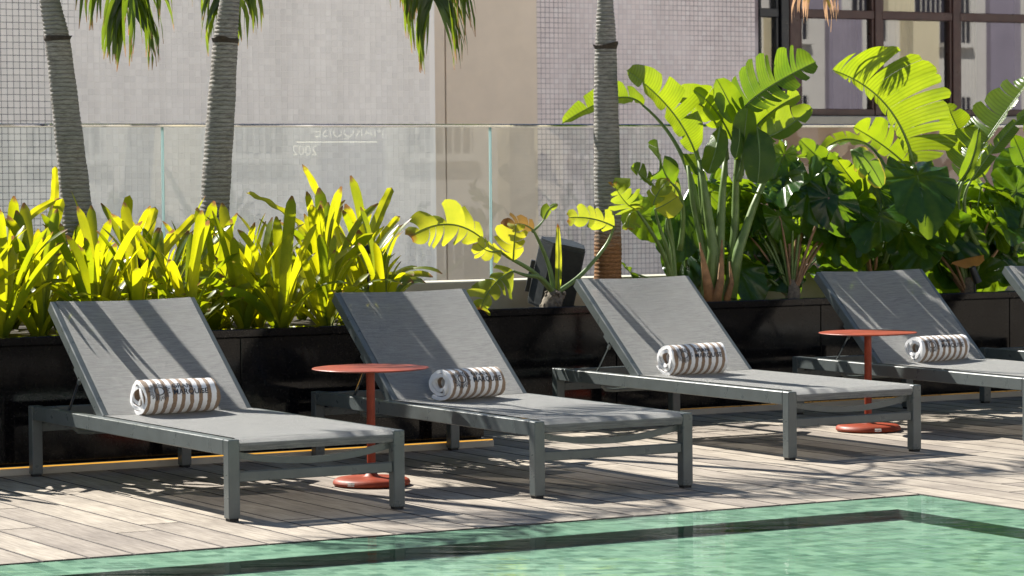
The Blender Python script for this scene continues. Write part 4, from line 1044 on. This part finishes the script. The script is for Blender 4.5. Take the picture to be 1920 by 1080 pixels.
P1((9.193, 4.350, 1.328), (9.265, 4.350, 1.505), (9.270, 4.330, 1.667), N_CAM, .10, .10, 3, .1, base=(9.053, 4.200, 0.978))
B2 = (10.118, 4.050, 0.545)
s2 = thing('bird_of_paradise_plant', 'giant split paddle leaf plant glowing yellow-green behind the shaded lounger', 'plant', B2)
P2 = lambda *a, **k: paddle(s2, B2, *a, **k)
P2((10.034, 3.950, 1.306), (9.844, 3.950, 1.630), (9.452, 3.900, 1.812), (-.45, -.88, .1), .05, .31, 11, .26, .12, base=(10.438, 4.050, 0.777), petr=.016, sweep=-.25)
P2((10.141, 4.150, 1.292), (9.974, 4.150, 1.406), (9.751, 4.120, 1.507), N_CAM, .05, .13, 6, .3, .1, base=(10.214, 4.100, 0.901))
P2((9.578, 3.900, 1.375), (9.642, 3.850, 1.322), (9.749, 3.850, 1.175), (-.3, -.8, .5), .08, .09, 3, .08, -.2, mat='paddle_leaf_edge', base=(9.841, 4.000, 0.791), bow=.7)
P2((9.806, 4.000, 1.057), (9.625, 3.950, 1.206), (9.482, 3.900, 1.323), N_GLOSS, .08, .07, 3, .2, base=(10.026, 4.050, 0.726))
P2((9.771, 4.200, 1.205), (9.590, 4.200, 1.325), (9.446, 4.200, 1.438), (-.3, -.9, .3), .08, .06, 4, .2, base=(9.879, 4.100, 0.788))
P2((9.975, 4.300, 1.414), (9.809, 4.300, 1.438), (9.662, 4.300, 1.370), (-.3, -.6, .7), .06, .05, 3, .2, base=(10.103, 4.200, 0.962), bow=.5)
B3 = (10.590, 4.050, 0.531)
s3 = thing('bird_of_paradise_plant', 'paddle leaved plant with silvery shining leaves at the right edge', 'plant', B3)
P3 = lambda *a, **k: paddle(s3, B3, *a, **k)
P3((10.423, 4.000, 1.205), (10.594, 3.980, 1.453), (10.890, 3.950, 1.801), N_GLOSS, .20, .05, 9, .2, .1, base=(10.572, 4.050, 0.744), petr=.014)
P3((10.437, 3.950, 1.199), (10.611, 3.920, 1.413), (10.837, 3.900, 1.618), (-.4, -.85, .3), .04, .05, 3, .15, base=(10.551, 4.000, 0.806))
P3((10.732, 4.200, 1.227), (10.597, 4.200, 1.411), (10.464, 4.200, 1.639), N_GLOSS, .11, .12, 7, .2, base=(10.670, 4.100, 0.832))
P3((10.361, 3.950, 1.199), (10.405, 3.900, 1.318), (10.454, 3.900, 1.497), (-.2, -.9, .3), .05, .03, 1, base=(10.513, 4.000, 0.867))
P3((10.982, 4.100, 1.225), (10.923, 4.100, 1.348), (10.865, 4.100, 1.455), (-.4, -.85, .2), .07, .06, 3, .15, base=(10.863, 4.100, 0.798))
P3((10.938, 4.000, 1.316), (11.017, 4.000, 1.560), (11.135, 4.000, 1.774), (-.4, -.85, .2), .12, .10, 6, .15, base=(10.863, 4.100, 0.767))

# philodendrons: broad heart shaped leaves in a dense mass
def philo(label, base, spots, seed, meshes, red=.3, fill=24):
    rg = random.Random(seed); root = thing('philodendron', label, 'plant', base, 0, 'broad leaved philodendrons in the right planter')
    MB().tube([V(base)-V((0, 0, .03)), V(base)+V((.01, 0, .05)), V(base)+V((.0, .01, .12))], [.045, .04, .02], 9).build('stem', 'root_bark', root, smooth='all', org=base)
    for (at, size, nh) in spots:
        td = V((rg.uniform(-.8, .8), rg.uniform(-.9, .1), rg.uniform(-.9, -.1)))
        n_ = V(nh)+V((rg.uniform(-.35, .35), rg.uniform(-.3, .3), rg.uniform(-.3, .3)))
        heart(root, base, rg.choice(meshes), at, td, n_, size*rg.uniform(.9, 1.1), base, .0075, 'petiole_red' if rg.random() < red else 'petiole_green', rg.uniform(.2, .6))
    for i in range(fill):
        at = V(base)+V((rg.uniform(-.42, .42), rg.uniform(-.05, .38), rg.uniform(.12, .62)))
        n_ = V(rg.choice((UPN, CMN, BKN)))+V((rg.uniform(-.5, .5), rg.uniform(-.4, .4), rg.uniform(-.4, .4)))
        heart(root, base, rg.choice(meshes), at, (rg.uniform(-.9, .9), rg.uniform(-.9, .3), rg.uniform(-.9, .2)), n_, rg.uniform(.15, .27), base, .0065, 'petiole_red' if rg.random() < red else 'petiole_green', rg.uniform(.1, .5))
    return root
UPN, CMN, BKN = (-.2, -.2, .95), (-.4, -.8, .35), (.2, -.5, .8)
philo('broad leaved philodendron left of the tall paddle plant, one large leaf backlit bright green', (8.801, 4.350, 0.558),
      [((8.763, 4.350, 1.069), .34, CMN), ((8.871, 4.400, 0.979), .30, CMN), ((8.978, 4.400, 1.154), .26, CMN), ((8.831, 4.420, 0.833), .30, CMN), ((9.069, 4.300, 1.182), .26, UPN), ((9.172, 4.350, 0.975), .30, CMN), ((8.949, 4.100, 0.750), .26, CMN)], 51, HEARTS, 0, 3)
philo('broad leaved philodendron with orange stalks just left of the shaded lounger', (9.317, 4.100, 0.560),
      [((9.298, 4.300, 0.944), .24, CMN), ((9.303, 4.150, 1.238), .30, UPN), ((9.410, 4.050, 1.208), .27, CMN), ((9.444, 4.200, 1.061), .26, UPN), ((9.463, 3.950, 1.120), .27, CMN), ((9.339, 4.200, 1.356), .22, CMN), ((9.127, 4.100, 1.152), .20, BKN), ((9.572, 4.200, 1.325), .24, UPN), ((9.350, 4.350, 0.794), .22, CMN), ((9.588, 4.100, 0.941), .26, UPN), ((9.770, 4.200, 1.027), .30, CMN)], 52, HEARTS+LOBED[:1], .5)
philo('dark broad leaved philodendron directly behind the shaded lounger', (9.878, 4.100, 0.550),
      [((9.624, 3.950, 1.089), .30, UPN), ((9.735, 4.250, 1.235), .26, UPN), ((9.768, 3.900, 1.029), .34, CMN), ((9.913, 3.900, 0.938), .32, CMN), ((9.881, 4.100, 1.174), .28, UPN), ((9.986, 3.850, 1.232), .40, (-.55, -.75, .1)), ((10.172, 3.900, 1.053), .28, UPN), ((10.179, 4.300, 1.111), .30, CMN), ((9.769, 4.100, 0.879), .26, CMN), ((10.137, 4.000, 0.844), .26, CMN), ((9.696, 4.250, 0.848), .26, CMN), ((10.102, 4.200, 0.781), .28, CMN)], 53, HEARTS+LOBED[:1], .2)
philo('broad leaved philodendron with one orange dried leaf between the shaded and the cut off lounger', (10.495, 4.050, 0.534),
      [((10.383, 4.100, 0.898), .28, CMN), ((10.676, 4.350, 1.044), .32, CMN), ((10.831, 4.300, 1.011), .32, CMN), ((10.705, 4.000, 0.954), .30, CMN), ((10.884, 4.100, 1.134), .30, CMN), ((10.712, 4.200, 1.166), .26, UPN), ((10.557, 4.200, 0.802), .28, BKN), ((10.828, 4.200, 0.766), .28, CMN), ((10.404, 4.200, 0.744), .28, CMN), ((11.088, 4.300, 1.318), .28, CMN), ((10.871, 4.400, 0.854), .30, CMN), ((11.068, 4.350, 0.789), .30, CMN), ((11.060, 4.100, 1.009), .30, CMN)], 54, HEARTS, .4)
dl = thing('dried_leaf', 'orange-brown dried leaf hanging low in the right planter', 'leaf', (10.473, 3.950, 0.772))
mb = MB(); blade(mb, (10.530, 3.950, 0.783), (10.392, 3.920, 0.769), (10.264, 3.900, 0.748), (-.2, -.3, .9), .05, .05, 1, 0, -.5, 0, .2); mb.build('blade', 'dry_leaf', dl, smooth='all', recalc=False, org=(10.473, 3.950, 0.772))

# small torn philodendron in front of the loudspeaker
BS = (7.685, 3.880, 0.606)
sp_ = thing('philodendron', 'small torn yellow philodendron with scaly stump in front of the loudspeaker', 'plant', BS)
st = MB(); rg = random.Random(5)
st.tube([V(BS)+V((-.045, 0, -.05)), V(BS)+V((-.02, 0, .0)), V(BS)+V((.0, 0, .035)), V(BS)+V((.012, 0, .055))], [.048, .050, .042, .02], 12)
for i in range(46):
    a = rg.uniform(0, 6.28); z = rg.uniform(-.045, .045); c_ = V(BS)+V((-.02+.02*z/.045, 0, z)); p_ = c_+V((math.cos(a)*.047, math.sin(a)*.047, 0))
    st.box(-.009, .009, -.006, .006, -.009, .009, .003, mtx=Matrix.Translation(p_) @ Matrix.Rotation(a, 4, 'Z') @ Matrix.Rotation(rg.uniform(-.4, .4), 4, 'Y'))
st.build('stump', 'root_bark', sp_, smooth=50, org=BS)
def lobed(root, org, a, m_, c, nrm, w_, K, stalk=None, mat='lobed_leaf', gap=.5, pm='petiole_green', r=.010):
    mb = MB(); blade(mb, a, m_, c, nrm, w_, w_*.9, K, gap*.5, .22, .45, .22, prof=(.22, .40), rag=.28)
    lf = mb.build('leaf', mat, root, smooth='all', recalc=False, org=org)
    rb_ = MB(); rib(rb_, a, m_, c, .004, .0012); rb_.build('midrib', 'petiole_green', lf, smooth='all', org=org)
    if stalk:
        pts_ = [V(p_) for p_ in stalk]+[V(a)]; n_ = len(pts_); pb = MB(); M_ = n_-1; sm = []
        for i in range(15):
            f = i/14*M_; k = min(M_-1, int(f)); u = f-k
            g_ = lambda j: pts_[min(max(j, 0), M_)]
            A, B, C_, D_ = g_(k-1), g_(k), g_(k+1), g_(k+2)
            sm.append(((B*2)+(C_-A)*u+(A*2-B*5+C_*4-D_)*u*u+(B*3-A-C_*3+D_)*u**3)*.5)
        pb.tube(sm, [r*1.5+(r*.6-r*1.5)*i/14 for i in range(15)], 8); pb.build('petiole', pm, lf, smooth='all', org=org)
    return lf
BT = (7.679, 3.880, 0.641)
lobed(sp_, BS, (7.242, 3.850, 0.935), (7.033, 3.830, 1.014), (6.799, 3.800, 0.955), (-.4, -.86, .25), .115, 6, [BT, (7.548, 3.870, 0.760), (7.386, 3.860, 0.846)])
lobed(sp_, BS, (7.389, 3.800, 0.771), (7.245, 3.750, 0.703), (7.162, 3.740, 0.580), (-.6, -.78, .1), .12, 6, [BT, (7.577, 3.840, 0.727), (7.472, 3.820, 0.747)])
lobed(sp_, BS, (7.556, 3.880, 0.973), (7.477, 3.880, 1.007), (7.372, 3.860, 0.987), (-.4, -.85, .2), .07, 4, [BT, (7.660, 3.900, 0.784), (7.604, 3.900, 0.909)], 'dry_leaf')
lobed(sp_, BS, (7.412, 3.840, 0.824), (7.408, 3.820, 0.914), (7.421, 3.820, 1.008), (-.6, -.78, .1), .095, 4)
lobed(sp_, BS, (7.344, 3.840, 0.874), (7.255, 3.820, 0.876), (7.183, 3.800, 0.918), (-.4, -.85, .2), .07, 4)
lobed(sp_, BS, (8.067, 3.920, 0.983), (7.931, 3.920, 1.027), (7.789, 3.920, 1.034), (-.35, -.88, .2), .075, 5, [BT, (7.852, 3.900, 0.738), (8.011, 3.920, 0.881)])
lobed(sp_, BS, (7.631, 3.900, 1.026), (7.663, 3.900, 1.080), (7.714, 3.900, 1.107), (-.4, -.85, .2), .035, 2, [(7.549, 3.880, 0.967), (7.593, 3.890, 0.994)], 'lobed_leaf', .3, r=.006)
lobed(sp_, BS, (7.686, 3.860, 0.653), (7.688, 3.850, 0.812), (7.684, 3.850, 1.009), (-.5, -.85, .1), .018, 1, None, 'lobed_leaf', 0)
BS2 = (8.499, 4.000, 0.592)
sq_ = thing('philodendron', 'small philodendron with torn shining leaves beside the straight palm trunk', 'plant', BS2)
lobed(sq_, BS2, (8.187, 3.900, 1.073), (8.090, 3.850, 1.114), (8.001, 3.820, 1.206), N_GLOSS, .11, 6, [BS2, (8.392, 3.950, 0.823), (8.262, 3.900, 0.980)])
lobed(sq_, BS2, (8.173, 3.900, 1.074), (8.122, 3.860, 1.025), (8.102, 3.840, 0.970), N_GLOSS, .07, 4)
lobed(sq_, BS2, (8.318, 3.920, 1.072), (8.362, 3.900, 1.091), (8.439, 3.880, 1.138), (-.3, -.8, .4), .09, 1, [BS2, (8.415, 3.950, 0.850), (8.357, 3.930, 0.964)])
lobed(sq_, BS2, (8.308, 3.920, 1.091), (8.329, 3.900, 1.161), (8.396, 3.900, 1.231), (-.6, -.6, .4), .07, 3)
lobed(sq_, BS2, (8.491, 4.050, 1.060), (8.515, 4.050, 1.131), (8.536, 4.050, 1.216), (-.4, -.8, .2), .05, 2, [BS2, (8.500, 4.030, 0.847), (8.461, 4.030, 0.975)])

# ------------------------------------------------------------------ loudspeaker
SPX = (7.896, 4.220, 0.715)
spk = thing('loudspeaker', 'black outdoor loudspeaker tilted on a bracket by the glass', 'loudspeaker', (SPX[0], SPX[1], .55))
T = Matrix.Translation((0, 0, .18)) @ Matrix.Rotation(math.radians(-27), 4, 'Z') @ Matrix.Rotation(math.radians(12), 4, 'Y') @ Matrix.Rotation(math.radians(8), 4, 'X')
pf = [(-.062, -.11), (.112, -.11), (.112, .02), (.05, .11), (-.05, .11), (-.125, .03), (-.125, -.02)]
def prism(z0, z1, k=1.0):
    n = len(pf); vs = [T @ V((x*k, y*k, z)) for z in (z0, z1) for x, y in pf]
    return vs, [tuple(range(n))[::-1], tuple(range(n, 2*n))]+[(i, (i+1) % n, n+(i+1) % n, n+i) for i in range(n)]
mb = MB(); mb.add(*prism(-.165, .165)); mb.build('cabinet', 'speaker_shell', spk)
for za in (.166, -.178): MB().add(*prism(za, za+.012, .97)).build('end_cap', 'speaker_shell', spk)
MB().box(-.055, .105, -.1165, -.1105, -.155, .155, .003, mtx=T).build('grille', 'black_rubber', spk)
e = MB()
for x0, x1, z0, z1 in ((.014, .018, -.085, -.060), (.014, .036, -.064, -.060), (.022, .038, -.078, -.068), (.014, .030, -.089, -.085)): e.box(x0, x1, -.1185, -.1168, z0, z1, mtx=T)
e.build('emblem', 'sticker_white', spk)
b_ = MB(); b_.box(-.150, -.128, -.015, .015, -.12, .05, .002, mtx=T); b_.box(-.12, -.10, -.02, .02, -.19, .0, .002); b_.box(-.16, .10, -.05, .05, -.012, .006, .002)
b_.build('bracket', 'speaker_shell', spk)

# ------------------------------------------------------------------ small garden spotlights among the bromeliads
def spot(label, loc, az, tilt):
    r = thing('garden_spotlight', label, 'spotlight', loc, az, 'black garden spotlights')
    T = Matrix.Rotation(tilt, 4, 'Y')
    MB().tube([T @ V((-.045, 0, 0)), T @ V((.02, 0, 0)), T @ V((.05, 0, 0))], [.020, .022, .024], 14).build('lamp_head', 'spot_black', r, smooth=40)
    MB().tube([(0, 0, -.33), (0, 0, -.02)], .006, 8).build('stake', 'spot_black', r)
spot('small black spotlight tilted among the bromeliads near the leftmost lounger', (5.119, 3.220, 0.883), 2.2, -1.0)
spot('small black spotlight level with the leaf tips behind the second lounger', (6.264, 3.200, 0.915), -.5, 0)
spot('small black spotlight low behind the cut off lounger', (10.425, 3.900, 0.676), -.5, 1.2)
